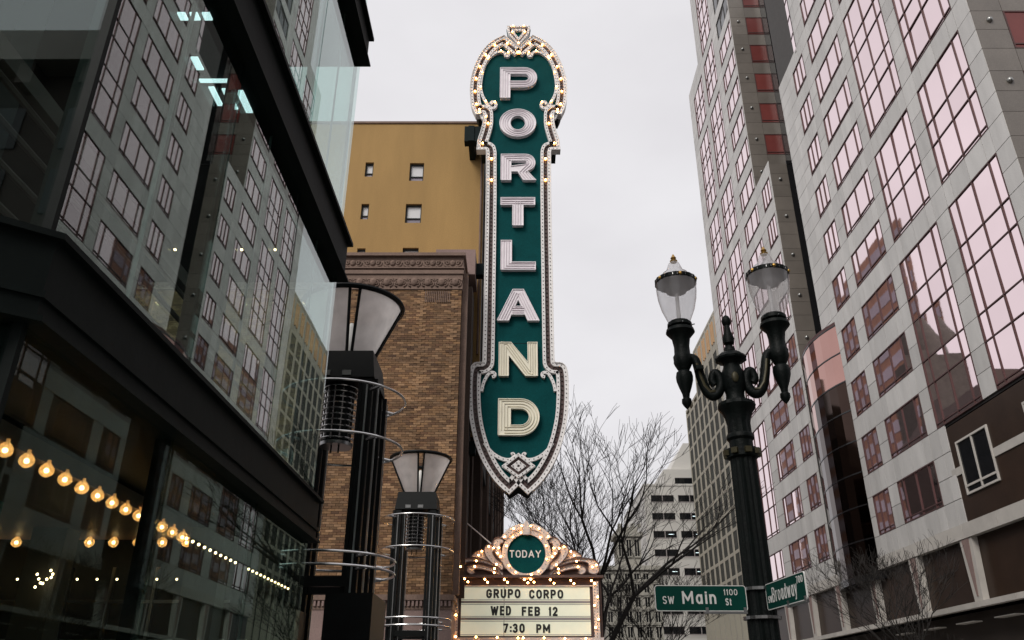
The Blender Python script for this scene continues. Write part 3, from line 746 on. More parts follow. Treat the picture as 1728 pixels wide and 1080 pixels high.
# lobby: lit bulbs along the edge of the dropped soffit, the window partition at the end
slab_in = MB().box(BACK+.1, -2.62, -.3, 6.72, 2.80, 2.90).build('soffit', 'interior_trim', gh)
gl = MB().lathe(0,0,[(-.042,.002),(-.038,.016),(-.026,.032),(-.008,.040),(.010,.038),(.026,.027),(.038,.015),(.055,.014)], 14).mesh('globe_bulb', 'bulb_globe', (0,0,0), True)
gc = MB().ball((0,0,0), .013, 8, 6).mesh('filament', 'bulb_core', (0,0,0), True)
def globe(p): inst('filament', gc, inst('globe_bulb', gl, gh, p), (p[0], p[1], p[2]-.004))
y = 3.0
while y < 6.62: globe((-2.62, y, 2.765)); y += .20
for i in range(16): globe((-2.66-i*.195, 6.60, 2.76))
sm = MB().ball((0,0,0), .0095, 8, 6).mesh('small_bulb', 'bulb_small', (0,0,0), True)
for i in range(24): inst('small_bulb', sm, gh, (GX-.10, 5.0+i*.104, 2.50))
for i in range(18): inst('small_bulb', sm, gh, (-2.5-i*.165, 6.95, 2.52))
pt = MB()
for i in range(10): pt.box(-2.3-i*.36-.012, -2.3-i*.36+.012, 6.98, 7.02, 0, 2.62)
for z in (.9, 1.5, 2.05, 2.35): pt.box(-5.6, -2.2, 6.985, 7.015, z-.012, z+.012)
pt.build('window_partition', 'steel_dull', gh)
MB().box(-8, -2.05, 7.10, 7.14, 0, 2.92).build('partition_screen', 'interior_dark', gh)
for x in (-2.35, -3.55, -4.6): piece('column', 'interior_wall', gh, x-.13, x+.13, 6.2, 6.4, .02, 2.8)
chn = MB()
for q in range(9): chn.ball((-3.45+.05*cos(q*.7), 6.1+.05*sin(q*.7), 2.42-.012*q+.04*(q%3)), .010, 6, 4)
chn.build('chandelier', 'bulb_small', gh)

# ================================================================== brick concert hall
hall = thing('concert_hall', 'brown brick concert hall with carved cornice and ochre upper wall', 'building', (-8, 40, 0))
HX, HY = -1.90, 24.0
HT = zat(430, HY)                                 # top of the brick wing
zb0, zb1 = 4.35, zat(489, HY)
MB().box(-16, HX-.03, HY+.03, HY+3.4, 0, HT-.4).build('mortar_wall', 'mortar', hall)
bm_ = MB(); cols = []
pz, pxl = .0762, .2285
nrow = int((zb1-zb0)/pz); palette = [(.30,.165,.075),(.24,.128,.058),(.20,.105,.05),(.27,.15,.07),(.17,.085,.042),(.235,.13,.066),(.36,.21,.11),(.33,.19,.095)]
for r in range(nrow):
    z = zb0 + r*pz; xo = (r % 2)*.5*pxl; top = (nrow-r) <= 10
    i = 0
    while True:
        x1 = HX - i*pxl + (xo if i else 0) ; x0 = HX - (i+1)*pxl + xo
        if x0 < -15.5: break
        i += 1
        xc = (x0+x1)/2
        pil = (-2.28 < xc < -2.05) or (-3.35 < xc < -3.15) or (-6.1 < xc < -5.9) or (-7.1 < xc < -6.9)
        dp = random.uniform(0,.008) + (.014 if pil else 0)
        b = len(bm_.v); g = .005
        bm_.v += [(x0+g,HY-dp,z+g),(x1-g,HY-dp,z+g),(x1-g,HY-dp,z+pz-g),(x0+g,HY-dp,z+pz-g),(x0+g,HY+.032,z+g),(x1-g,HY+.032,z+g),(x1-g,HY+.032,z+pz-g),(x0+g,HY+.032,z+pz-g)]
        for q in ((0,1,2,3),(4,5,1,0),(3,2,6,7),(1,5,6,2),(4,0,3,7)): bm_.f.append(tuple(b+k for k in q))
        c = random.choice(palette[6:] if (pil and random.random() < .6) else palette); k = random.uniform(.45,.98)
        cols.append(tuple(v*k for v in c))
bo = bm_.build('bricks', 'brick', hall); bo['kind'] = 'stuff'
ca = bo.data.attributes.new('brick_colour', 'FLOAT_COLOR', 'FACE')
ca.data.foreach_set('color', [w for c in cols for _ in range(5) for w in (*c, 1)])
for i in range(14): piece('soldier_brick', 'terracotta', hall, -3.12+i*.062, -3.095+i*.062, HY-.035, HY-.02, zb1-.48, zb1-.06)
for i in range(14): piece('soldier_brick', 'terracotta', hall, -6.6+i*.062, -6.575+i*.062, HY-.035, HY-.02, zb1-.48, zb1-.06)
# cornice: mouldings, two carved friezes
def zc(py): return zat(py, HY)
MB().box(-16, HX+.02, HY-.05, HY+3.4, zb1, zc(464)).build('frieze_lower', 'terracotta', hall)
MB().box(-16, HX+.05, HY-.10, HY+3.4, zc(464)+.001, zc(458)).build('moulding', 'terracotta', hall)
MB().box(-16, HX+.03, HY-.04, HY+3.4, zc(458)+.001, zc(435)).build('frieze_upper', 'terracotta', hall)
MB().box(-16, HX+.10, HY-.17, HY+3.4, zc(435)+.001, zc(430)).build('coping', 'terracotta', hall)
MB().box(-16, HX+.06, HY-.12, HY+3.4, zc(455), zc(453)).build('moulding', 'terracotta', hall)
def ornament(xc, z0, z1, y, u):
    m = MB(); h = z1-z0; zc_ = (z0+z1)/2
    m.ball((xc, y, zc_), h*.27, 8, 6, (1,.5,1.15)); m.ball((xc, y-.02, zc_+h*.05), h*.12, 6, 5)
    for s in (-1, 1):
        sp = [(xc+s*(u*.27+h*.20*(1-t/14)*cos(t*.75)), y, zc_+h*.25*(1-t/16)*sin(t*.75)) for t in range(12)]
        m.tube(sp, .028, 5)
        m.tube([(xc+s*.12,y,z0+h*.2),(xc+s*u*.25,y,z0+h*.1),(xc+s*u*.42,y,z0+h*.25),(xc+s*u*.5,y,z0+h*.72)], .026, 5)
    return m.mesh('ornament', 'terracotta', (xc, y, zc_), True)
u1, u2 = .68, .46
om1 = ornament(0, zc(453), zc(437), 0, u1); om2 = ornament(0, zb1+.02, zc(466), 0, u2)
for i in range(18): inst('ornament', om1, hall, (HX-.34-i*u1, HY-.05, (zc(453)+zc(437))/2))
for i in range(24): inst('ornament', om2, hall, (HX-.23-i*u2, HY-.06, (zb1+.02+zc(466))/2))
# stone base
MB().box(-16, HX+.02, HY-.04, HY+3.4, 0, 3.95).build('stone_base', 'pink_stone', hall)
MB().box(-16, HX+.09, HY-.14, HY+3.4, 4.2, 4.349).build('moulding', 'terracotta', hall)
MB().box(-16, HX+.04, HY-.06, HY+3.4, 3.951, 4.199).build('dentil_band', 'terracotta', hall)
for i in range(80): piece('dentil', 'pink_stone', hall, HX-.07-i*.115, HX-.01-i*.115, HY-.12, HY-.061, 4.04, 4.185)
for z in (2.95, 2.1, 1.2): piece('course_line', 'terracotta', hall, -16, HX+.03, HY-.055, HY-.041, z-.02, z+.02)
# ochre fly tower behind the wing
OYY = 27.0
OTOP = zat(209, OYY)
MB().box(-16, -1.42, OYY+.3, OYY+20, 10, OTOP).build('wall_core', 'interior_dark', hall)
ow = [(691,715,275,305),(684,711,344,376),(679,706,418,440),(616,630,274,298),(609,622,344,370),(602,616,419,440)]
wr = []
for a,b,c,d in ow:
    p = at(a,(c+d)/2,OYY); q = at(b,(c+d)/2,OYY); wr.append((p[0], q[0], zat(d,OYY), zat(c,OYY)))
xs = sorted(set([-16,-1.42]+[round(w[0],4) for w in wr]+[round(w[1],4) for w in wr])); zs = sorted(set([10, OTOP]+[round(w[2],4) for w in wr]+[round(w[3],4) for w in wr]))
om = MB()
for z0, z1 in zip(zs, zs[1:]):
    run = None
    for x0, x1 in zip(xs, xs[1:]):
        hole = any(w[0]-1e-3 < (x0+x1)/2 < w[1]+1e-3 and w[2]-1e-3 < (z0+z1)/2 < w[3]+1e-3 for w in wr)
        if hole:
            if run is not None: om.box(run, x0, OYY, OYY+.3, z0, z1); run = None
        elif run is None: run = x0
    if run is not None: om.box(run, xs[-1], OYY, OYY+.3, z0, z1)
om.build('upper_wall', 'ochre', hall)
for x0, x1, z0, z1 in wr:
    f = MB().box(x0,x0+.05,OYY+.1,OYY+.2,z0,z1).box(x1-.05,x1,OYY+.1,OYY+.2,z0,z1).box(x0+.05,x1-.05,OYY+.1,OYY+.2,z1-.06,z1).box(x0+.05,x1-.05,OYY+.1,OYY+.2,z0,z0+.06).box(x0+.05,x1-.05,OYY+.11,OYY+.19,z0+(z1-z0)*.28,z0+(z1-z0)*.28+.04).build('window', 'interior_dark', hall)
    piece('blind', 'white_blind', f, x0+.05, x1-.05, OYY+.16, OYY+.18, z0+(z1-z0)*.28, z1-.05)
    piece('pane', 'violet_glass', f, x0+.05, x1-.05, OYY+.16, OYY+.18, z0+.05, z0+(z1-z0)*.28)
MB().box(-16, -1.38, OYY-.05, OYY+20, OTOP+.001, OTOP+.1).build('coping', 'terracotta', hall)
MB().tube([(-1.50,OYY-.08,OTOP-.3),(-1.50,OYY-.08,13)], .04, 8).build('drain_pipe', 'terracotta', hall)
MB().box(at(738,425,25.6)[0], HX+.35, 25.2, 26.6, HT-.1, zat(421,25.2)).build('roof_hatch', 'pink_stone', hall)
# long street side
MB().box(-16, -1.93, HY+3.41, OYY-.01, 0, 15).build('wall_core', 'brown_brick', hall)
MB().box(-16, -1.60, OYY+.31, 74, 0, 22.5).build('street_wall', 'brown_brick', hall)
for k in range(8):
    y = OYY+1.2+k*6.2
    piece('pilaster', 'brown_brick', hall, -1.598, -1.35, y, y+1.1, 0, 22.3)
    piece('pilaster_trim', 'terracotta', hall, -1.34, -1.30, y+.3, y+.5, 1, 21.8)
    for z in (5, 9.5, 14, 18):
        wn = MB().box(-1.6,-1.5,y+2,y+5,z-.2,z).box(-1.6,-1.52,y+3.45,y+3.55,z,z+2.8).build('window', 'terracotta', hall)
        piece('pane', 'window_dark', wn, -1.598, -1.57, y+2, y+5, z, z+2.8)
MB().box(-1.899, -1.72, HY+.25, HY+.5, 4.4, HT-.6).build('corner_trim', 'terracotta', hall)
MB().box(-1.899, -1.62, HY+1.2, HY+2.2, 4.4, HT-.6).build('pilaster', 'brown_brick', hall)

# ================================================================== the tall vertical sign
SY = 25.6
def axis(py): return 872.5 + (py-50)/800*5
def sp(px, py): p = at(px, py, SY); q = at(axis(py), py, SY); return (p[0]-q[0]+.0, p[2])
def q1(pts): return [sp(760+a/3.6, 30+b/3.6) for a, b in pts]
def q2(pts): return [sp(760+a/3.6, 320+b/3.6) for a, b in pts]
def q3(pts): return [sp(760+a/3.6, 590+b/3.6) for a, b in pts]
def mir(p): return [(-x, z) for x, z in p]
sg = thing('vertical_sign', 'tall teal theatre sign spelling PORTLAND edged with bulbs and scrolls', 'sign', (0, SY+.5, zat(845, SY)))
top_path = q1([(403,232),(360,195),(314,158)])
arc = q1([(314,158),(268,182),(225,222),(188,282),(160,352),(147,420),(146,490),(155,548),(168,578)])
scr = q1([(168,578),(200,572),(222,588),(226,625),(224,665),(212,715),(196,765),(192,795)])
nk = q1([(192,795),(222,796),(240,808),(247,835)])
straight = q1([(247,835),(248,1075)]) + q2([(246,300),(243,600),(240,900)]) + q3([(238,60)])
sh = q3([(238,60),(234,100),(212,122),(186,126),(166,130),(157,165),(154,230),(155,310),(161,400),(174,480),(196,565),(226,645),(266,720),(312,785),(366,838)])
low = [sh[-1]] + q3([(400,805),(421,776)])
half = top_path[:] + catmull(arc, 5)[1:] + catmull(scr, 5)[1:] + catmull(nk, 4)[1:] + straight[1:] + catmull(sh, 5)[1:]
WB = at(0,500,SY); wb_ = .205                      # half width of the bulb band
band = half + low[1:]
# body and teal face
out_l = offs(band, .21)
if out_l[40][0] > band[40][0]: sgn = -1
else: sgn = 1
outer = [(x, z) for x, z in offs(half, sgn*.19) if x < -.02]
zt_ = q1([(403,75)])[0][1]; zbt = q3([(421,838)])[0][1]
botp = q3([(366,874)])[0]
outer = [p for p in outer if p[1] > botp[1]+.12]
key = q1([(332,76),(340,122),(346,140)])
loop = [(0, key[0][1])] + key + [p for p in outer if p[1] < key[-1][1]+.05] + [botp, (0, zbt)]
full = loop + mir(loop[1:-1])[::-1]
shape('face_panel', [full], 'sign_teal', sg, SY-.05, .1)
def inset(lp, k, dz=0): 
    return [(x*k, z+dz) for x, z in lp]
bodyl = [(0, key[0][1]-.5)] + [(x*.96, z) for x, z in offs(half, sgn*.12) if x < -.02 and botp[1]+.12 < z < key[-1][1]-.1] + [botp, (0, zbt)]
shape('body', [bodyl + mir(bodyl[1:-1])[::-1]], 'sign_body', sg, SY+.06, .75)
for s in (-1, 1):
    f = (lambda p: p) if s == -1 else mir
    P_ = f(band); g = sgn*s*-1
    for nm, a, b, mt, yf in (('outer_rail', .075, .19, 'sign_white', SY-.20), ('inner_rail', -.19, -.075, 'sign_white', SY-.20), ('bulb_channel', -.074, .074, 'sign_dark', SY-.11)):
        mb = MB(); ribbon(mb, P_, a*g, b*g, yf, SY-.051); mb.build(nm, mt, sg)
    edge = MB(); ribbon(edge, f(half), .191*g, .215*g, SY-.24, SY+.1); edge.build('edge_return', 'sign_white', sg)
# rail bulbs (dark, off) and channel bulbs, lit towards the top
dots = MB()
lit = []
for s in (-1, 1):
    f = (lambda p: p) if s == -1 else mir
    for d in (.132, -.132):
        for x, z in walk(f(offs(band, d)), .152, .05): dots.ball((x, SY-.205, z), .021, 6, 4)
    for i, (x, z) in enumerate(walk(f(band), .165, .02)):
        if z > q1([(0,560)])[0][1]: on = i % 4 == 0
        elif z > q1([(0,1040)])[0][1]: on = i % 6 == 0
        else: on = False
        if on: lit.append((x, z))
        else: dots.ball((x, SY-.125, z), .032, 6, 4)
o = dots.build('unlit_bulbs', 'bulb_off', sg, True); o['kind'] = 'stuff'
TIP = MB().ball((0,0,0), .026, 8, 6).mesh('filament', 'bulb_tip', (0,0,0), True)
def bulb(me, par, p, k=1, r=.05):
    o = inst('lit_bulb', me, par, p, (k,k,k)); inst('filament', TIP, o, p); t_ = o.children[0]; t_.location = (0, -r, 0)
LB = MB().ball((0,0,0), .056, 10, 7).mesh('lit_bulb', 'bulb_lit', (0,0,0), True)
for x, z in lit: bulb(LB, sg, (x, SY-.16, z))
# scroll strips
def strip(pts, w, lit_every=0, name='scroll_strip', n=6, dotted=True):
    for s in (-1, 1):
        c = catmull(pts, n); c = c if s == -1 else mir(c)
        mb = MB(); ribbon(mb, c, -w/2, w/2, SY-.17, SY-.051); mb.build(name, 'sign_white', sg)
        dm = MB()
        for i, (x, z) in enumerate(walk(c, .155, .06)):
            if lit_every and i % lit_every == 0: bulb(LB, sg, (x, SY-.19, z), .8)
            else: dm.ball((x, SY-.172, z), .02, 6, 4)
        if dm.v: k = dm.build('unlit_bulbs', 'bulb_off', sg, True); k['kind'] = 'stuff'
strip(q1([(338,226),(349,238),(340,250),(327,246),(322,232),(300,222),(262,232),(225,262)]), .10, 4)
strip(q1([(225,262),(200,305),(184,370),(178,430),(186,478),(206,520),(232,556),(258,564),(272,545),(262,528),(246,528),(240,541)]), .11, 5)
strip(q1([(168,592),(180,610),(192,628),(208,628),(214,608),(200,590),(185,600)]), .085, 3)
strip(q3([(258,176),(272,172),(276,158),(262,148),(240,154),(222,180),(206,215),(196,262)]), .10)
strip(q3([(216,575),(240,612),(275,645),(315,668),(352,677),(380,672),(394,654),(388,641),(378,646)]), .11)
# keystone on top and diamond at the foot
def ring(name, o_l, i_l, mat, yf, d): shape(name, [o_l, i_l] if i_l else [o_l], mat, sg, yf, d)
def tri(k, dz=0):
    p = q1([(332,76),(341,122),(403,198)]); c = q1([(403,118)])[0]
    l = [((x-c[0])*k + 0, (z-c[1])*k + c[1]+dz) for x, z in p]; l = [(min(x,0),z) for x, z in l]; l[-1] = (0, l[-1][1])
    return l + mir(l[:-1])[::-1]
ring('keystone_rim', tri(1.0), tri(.80), 'sign_white', SY-.26, .20)
ring('keystone_channel', tri(.80), tri(.58), 'sign_dark', SY-.16, .10)
ring('keystone_rim', tri(.58), tri(.34), 'sign_white', SY-.24, .18)
ring('keystone_field', tri(.34), None, 'sign_teal', SY-.14, .08)
def dia(k):
    c = q3([(421,718)])[0]; a = q3([(320,718)])[0]; t = q3([(421,640)])[0]; b = q3([(421,794)])[0]
    return [(a[0]*k, c[1]), (0, c[1]+(b[1]-c[1])*k), (-a[0]*k, c[1]), (0, c[1]+(t[1]-c[1])*k)]
ring('diamond_rim', dia(1.0), dia(.74), 'sign_white', SY-.26, .20)
ring('diamond_channel', dia(.74), dia(.45), 'sign_dark', SY-.16, .10)
ring('diamond_rim', dia(.45), dia(.12), 'sign_white', SY-.24, .18)
ring('diamond_eye', dia(.12), None, 'sign_dark', SY-.15, .09)
ds = MB()
for k in (.87, .33):
    d = dia(k)
    for x, z in walk(d+[d[0]], .15): ds.ball((x, SY-.265, z), .02, 6, 4)
for k in (.9, .46):
    d = tri(k)
    for x, z in walk(d+[d[0]], .14): ds.ball((x, SY-.265, z), .018, 6, 4)
o = ds.build('unlit_bulbs', 'bulb_off', sg, True); o['kind'] = 'stuff'
for x, z in [(-.22,tri(.9)[0][1]),(.22,tri(.9)[0][1]),(-.26,tri(.9)[0][1]-.35),(.26,tri(.9)[0][1]-.35),(0,tri(.9)[2][1]+.05)]: bulb(LB, sg, (x, SY-.28, z), .8)
# letters
def arcp(cx, cz, rx, rz, a0, a1, n=14): return [(cx+rx*cos(radians(a0+(a1-a0)*i/n)), cz+rz*sin(radians(a0+(a1-a0)*i/n))) for i in range(n+1)]
def stad(x0, x1, z0, z1, n=12):                   # D-like outline: flat at x0, round at x1
    r = (z1-z0)/2; return [(x0,z0)] + arcp(x1-r, (z0+z1)/2, r, r, -90, 90, n) + [(x0,z1)]
def letter_P(w, h, t):
    o = [(0,0),(t,0),(t,h*.34)] + arcp(w-h*.33, h*.67, h*.33, h*.33, -90, 90) + [(0,h)]
    i = [(t,h*.34+t*.8)] + arcp(w-h*.33, h*.67, h*.33-t*.8, h*.33-t*.8, -90, 90) + [(t,h-t*.8)]
    st = [[(t/2,.02),(t/2,h-t/2)] + arcp(w-h*.33, h*.67, h*.33-t*.42, h*.33-t*.42, 90, -90) + [(t,h*.34+t*.42)]]
    return [o, i], st
def letter_O(w, h, t):
    return [arcp(w/2,h/2,w/2,h/2,0,350,35), arcp(w/2,h/2,w/2-t*1.12,h/2-t*.86,0,350,35)], [arcp(w/2,h/2,w/2-t*.56,h/2-t*.43,0,360,36)]
def letter_R(w, h, t):
    o = [(0,0),(t,0),(t,h*.33),(w*.48,h*.33),(w-t*1.25,0),(w,0),(w*.74,h*.36)] + arcp(w-h*.34, h*.68, h*.32, h*.32, -70, 90) + [(0,h)]
    i = [(t,h*.36+t*.55)] + arcp(w-h*.36, h*.68, h*.32-t*.75, h*.32-t*.75, -90, 90) + [(t,h-t*.75)]
    st = [[(t/2,.02),(t/2,h-t/2)] + arcp(w-h*.34, h*.68, h*.32-t*.4, h*.32-t*.4, 90, -60) + [(w*.62,h*.30),(w-t*.7,.03)]]
    return [o, i], st
def letter_T(w, h, t):
    a, b = w/2-t/2, w/2+t/2; k = t*.8
    return [[(a,0),(b,0),(b,h-k),(w,h-k),(w,h),(0,h),(0,h-k),(a,h-k)]], [[(w/2,.03),(w/2,h-k*.5)],[(.04,h-k*.5),(w-.04,h-k*.5)]]
def letter_L(w, h, t): k = t*.8; return [[(0,0),(w,0),(w,k),(t,k),(t,h),(0,h)]], [[(t/2,h-.03),(t/2,k/2),(w-.03,k/2)]]
def letter_A(w, h, t):
    o = [(0,0),(t*1.1,0),(w*.335,h*.19),(w*.665,h*.19),(w-t*1.1,0),(w,0),(w*.63,h),(w*.37,h)]
    i = [(w*.415,h*.45),(w*.5,h*.68),(w*.585,h*.45)]
    return [o, i], [[(t*.6,.03),(w*.46,h*.9)],[(w-t*.6,.03),(w*.54,h*.9)],[(w*.36,h*.32),(w*.64,h*.32)]]
def letter_N(w, h, t):
    o = [(0,0),(t,0),(t,h*.62),(w-t*1.25,0),(w,0),(w,h),(w-t,h),(w-t,h*.40),(t*1.25,h),(0,h)]
    return [o], [[(t/2,.03),(t/2,h-.06),(t*.9,h-.08),(w-t*.9,.08),(w-t/2,.06),(w-t/2,h-.03)]]
def letter_D(w, h, t):
    k = h/2; o = [(0,0)] + arcp(w-k, k, k, k, -90, 90) + [(0,h)]; q = h/2-t*.82
    i = [(t,t*.82)] + arcp(w-k, k, q, q, -90, 90) + [(t,h-t*.82)]
    st = [[(t/2,t*.42),(t/2,h-t*.42)] + arcp(w-k, k, k-t*.42, k-t*.42, 90, -90) + [(t/2,t*.42)]]
    return [o, i], st
def letter(fn, zx0, zx1, zy0, zy1, qf, t, warm=False):
    if isinstance(zy1, tuple): a = qf([(zx0, zy0)])[0]; b = q3([zy1])[0]
    else: a = qf([(zx0, zy0)])[0]; b = qf([(zx1, zy1)])[0]
    w, h = b[0]-a[0], a[1]-b[1]; loops, st = fn(w, h, t*w)
    mv = lambda l: [(x+a[0], z+b[1]) for x, z in l]
    lo = shape('letter', [mv(l) for l in loops], 'sign_letter_warm' if warm else 'sign_letter', sg, SY-.20, .15)
    rim = MB()
    for l in loops:
        l = mv(l); ribbon(rim, l+[l[0]], -.011, .011, SY-.235, SY-.20)
    rim.build('letter_rim', 'sign_letter_warm' if warm else 'sign_letter', lo)
    nm = MB(); tt = t*w
    for s_ in st:
        p = mv(s_)
        for d in (-.24, 0, .24): nm.tube([(x, SY-.215, z) for x, z in offs(p, d*tt)], .016, 5)
    nm.build('neon_tube', 'neon_warm' if warm else 'neon', lo)
letter(letter_P, 297, 520, 326, 507, q1, .27)
letter(letter_O, 295, 515, 577, 742, q1, .26)
letter(letter_R, 305, 516, 850, 1005, q1, .29)
letter(letter_T, 305, 513, 68, 235, q2, .31)
letter(letter_L, 308, 517, 327, 503, q2, .31)
letter(letter_A, 288, 541, 623, 810, q2, .25)
letter(letter_N, 300, 533, 943, (533,172), q2, .25, True)
letter(letter_D, 298, 547, 312, 530, q3, .30, True)
for a, b in ((920, 'q2'),): 
    z = q2([(0,938)])[0][1]; piece('panel_seam', 'sign_body', sg, -.52, .52, SY-.054, SY-.049, z-.01, z+.01)
# steelwork to the hall
def beam(px0, px1, py0, py1, y0=SY+.15, y1=SY+.5):
    a = at(px0, py1, SY); b = at(px1, py0, SY); return piece('bracket', 'sign_body', sg, a[0], b[0], y0, y1, a[2], b[2])
beam(783, 815, 209, 234); beam(786, 830, 441, 460); beam(770, 802, 742, 763); beam(925, 931, 441, 460)
MB().box(at(790,220,SY)[0], at(800,220,SY)[0], SY+.1, SY+1.6, zat(234,SY), zat(209,SY)).build('bracket', 'sign_body', sg)
for px in (828, 917):
    a = at(px, 71, SY); piece('post', 'sign_body', sg, a[0]-.045, a[0]+.045, SY+.3, SY+.4, zat(330,SY), a[2])
for s in (-1, 1):
    z0 = q1([(0,740)])[0][1]; z1 = q1([(0,575)])[0][1]; z2 = q1([(0,915)])[0][1]; z3 = q1([(0,800)])[0][1]
    lo_ = [(s*.5,z1),(s*1.46,z1),(s*1.44,z1-.5),(s*1.25,z0+.2),(s*.95,z0),(s*.5,z0)]; shape('body_flare', [lo_], 'sign_body', sg, SY+.10, .6)
    lo_ = [(s*.5,z3),(s*1.08,z3),(s*1.14,z3-.4),(s*1.10,z2+.1),(s*.95,z2),(s*.5,z2)]; shape('body_flare', [lo_], 'sign_body', sg, SY+.11, .55)

# ================================================================== marquee board
MYY = 25.4
def mp_(zx, zy): p = at(740+zx/5.143, 870+zy/5.143, MYY); return (p[0], p[2])
ax_ = mp_(762, 330)[0]
mq = thing('marquee', 'cream letter board marquee with scrolled bulb crest announcing tonight under the sign', 'marquee', (ax_, MYY+2, 2.4))
MWL, MWR = mp_(112, 700)[0], mp_(1415, 700)[0]; ZT = mp_(0, 540)[1]; ZB = 2.75
MB().box(MWL, MWR, MYY+.02, MYY+5, ZB, ZT-.02).build('body', 'marquee_brown', mq)
MB().box(MWL-.06, MWR+.06, MYY-.22, MYY+5.05, ZT-.019, ZT+.05).build('cornice', 'marquee_brown', mq)
PX0, PX1 = mp_(200,700)[0], mp_(1312,700)[0]
zp_ = [mp_(0,t)[1] for t in (612,742,762,886,908,1045)]
MB().box(PX0-.10, PX1+.12, MYY-.03, MYY+.019, zp_[5]-.1, zp_[0]+.05).build('board_frame', 'sign_dark', mq)
for a, b in ((0,1),(2,3),(4,5)):
    for x0, x1 in ((PX0, mp_(570,700)[0]-.008),(mp_(570,700)[0]+.008, PX1)): piece('board_panel', 'cream_panel', mq, x0, x1, MYY-.06, MYY-.031, zp_[b], zp_[a])
    for z in (zp_[a]-.035, zp_[b]+.03): piece('letter_track', 'rail_grey', mq, PX0, PX1, MYY-.068, MYY-.061, z-.008, z+.008)
for a, b in ((1,2),(3,4)): piece('rail', 'rail_grey', mq, PX0, PX1, MYY-.075, MYY-.031, zp_[b]+.006, zp_[a]-.006)
def mtext(s, x0, x1, y0, y1, bold):
    a = mp_(x0, y1); b = mp_(x1, y0); text('lettering', s, (a[0], a[1], b[0], b[1]), 'letter_black', mq, MYY-.080, .010, bold, .17)
mtext('GRUPO', 414, 711, 640, 720, .215); mtext('CORPO', 786, 1080, 646, 724, .215)
mtext('WED', 452, 630, 786, 869, .215); mtext('FEB', 722, 880, 793, 873, .215); mtext('12', 957, 1032, 794, 874, .215)
mtext('7:30', 560, 748, 939, 1021, .215); mtext('PM', 848, 967, 944, 1022, .215)
# bulb borders
for x0, x1 in ((mp_(128,700)[0], mp_(175,700)[0]), (mp_(1340,700)[0], mp_(1388,700)[0])):
    piece('bulb_border', 'marquee_white', mq, x0, x1, MYY-.12, MYY+.02, ZB+.15, mp_(0,575)[1])
piece('bulb_border', 'sign_dark', mq, mp_(180,0)[0], mp_(1335,0)[0], MYY-.02, MYY+.019, mp_(0,604)[1], mp_(0,548)[1])
piece('bulb_border', 'marquee_white', mq, mp_(180,0)[0], mp_(1335,0)[0], MYY-.10, MYY+.019, mp_(0,612)[1]-.02, mp_(0,606)[1]-.012)
piece('bulb_border', 'marquee_white', mq, mp_(128,0)[0], mp_(1388,0)[0], MYY-.10, MYY+.019, ZB+.02, mp_(0,1060)[1])
LM = MB().ball((0,0,0), .040, 10, 7).mesh('lit_bulb', 'bulb_marquee', (0,0,0), True)
def lb(zx, zy, y=MYY-.16, k=1): p = mp_(zx, zy); bulb(LM, mq, (p[0], y, p[1]), k*.9, .032)
for x, y in ((228,556),(258,582),(404,560),(428,586),(572,562),(600,586),(745,562),(775,590),(800,560),(828,585),(968,565),(1000,594),(1145,570),(1172,597),(1322,572),(1350,597),
             (140,645),(163,678),(132,835),(155,868),(1376,712),(1350,785),(1383,905),(1360,975),(152,1055),(328,1058),(510,1062),(690,1066),(735,1066),(915,1066),(1095,1070),(1275,1072)): lb(x, y)
mdots = MB()
for side in (150, 1364):
    for t in range(590, 1075, 27):
        for dx in (-12, 12): p = mp_(side+dx, t+(7 if dx > 0 else 0)); mdots.ball((p[0], MYY-.122, p[1]), .014, 6, 4)
# crest
def crest(pts, d, lits=(), dy=0):
    c = catmull([mp_(*p) for p in pts], 5, True)
    for s in (0, 1):
        l = c if s == 0 else [(2*ax_-x, z) for x, z in c]
        cr_ = shape('crest_scroll', [l], 'marquee_white', mq, MYY-.10-d, .14+d)
        r = MB(); ll = l+[l[0]]; ribbon(r, ll, -.014, .014, MYY-.135-d, MYY-.08-d); r.build('scroll_rim', 'marquee_brown', cr_)
        cx = sum(p[0] for p in l)/len(l); cz = sum(p[1] for p in l)/len(l)
    for zx, zy in lits:
        p = mp_(zx, zy); bulb(LM, mq, (p[0], MYY-.16-d, p[1]), .85, .03); bulb(LM, mq, (2*ax_-p[0], MYY-.16-d, p[1]-.01), .85, .03)
def cdots(pts, d):
    for x, z in walk(catmull([mp_(*p) for p in pts], 5), .115, .03):
        for xx in (x, 2*ax_-x): mdots.ball((xx, MYY-.105-d, z), .013, 6, 4)
back = [mp_(*p) for p in [(175,520),(185,420),(250,385),(330,345),(400,300),(440,262),(490,215),(560,195),(610,140),(680,105),(762,92)]]
shape('crest_back', [back + [(2*ax_-x, z) for x, z in back[::-1]]], 'marquee_brown', mq, MYY-.04, .12)
crest([(548,522),(470,445),(350,408),(262,408),(228,428),(232,470),(222,502),(180,515),(142,498),(134,455),(150,410),(205,383),(300,378),(420,398),(520,455),(560,505)], .02, [(160,435),(195,452),(330,402)])
crest([(530,520),(440,488),(345,468),(312,480),(318,505),(288,518),(255,500),(250,468),(278,440),(350,432),(450,455),(530,500)], .045, [(318,452),(485,505)])
crest([(530,440),(440,408),(350,372),(285,362),(330,318),(385,308),(420,340),(470,385),(540,430)], .0, [(350,352),(378,318)])
crest([(550,480),(470,425),(415,360),(396,305),(420,265),(460,262),(490,292),(478,318),(470,330),(500,380),(560,430)], .05, [(438,280),(480,292),(505,434),(488,470)])
crest([(580,470),(540,400),(490,330),(468,265),(485,212),(530,195),(565,220),(560,245),(538,252),(540,300),(560,360),(590,430)], .03, [(515,335),(540,365),(525,290)])
cdots([(545,490),(450,430),(330,393),(210,400),(160,440),(160,490)], .02); cdots([(520,500),(430,468),(340,450),(285,458),(285,490)], .045)
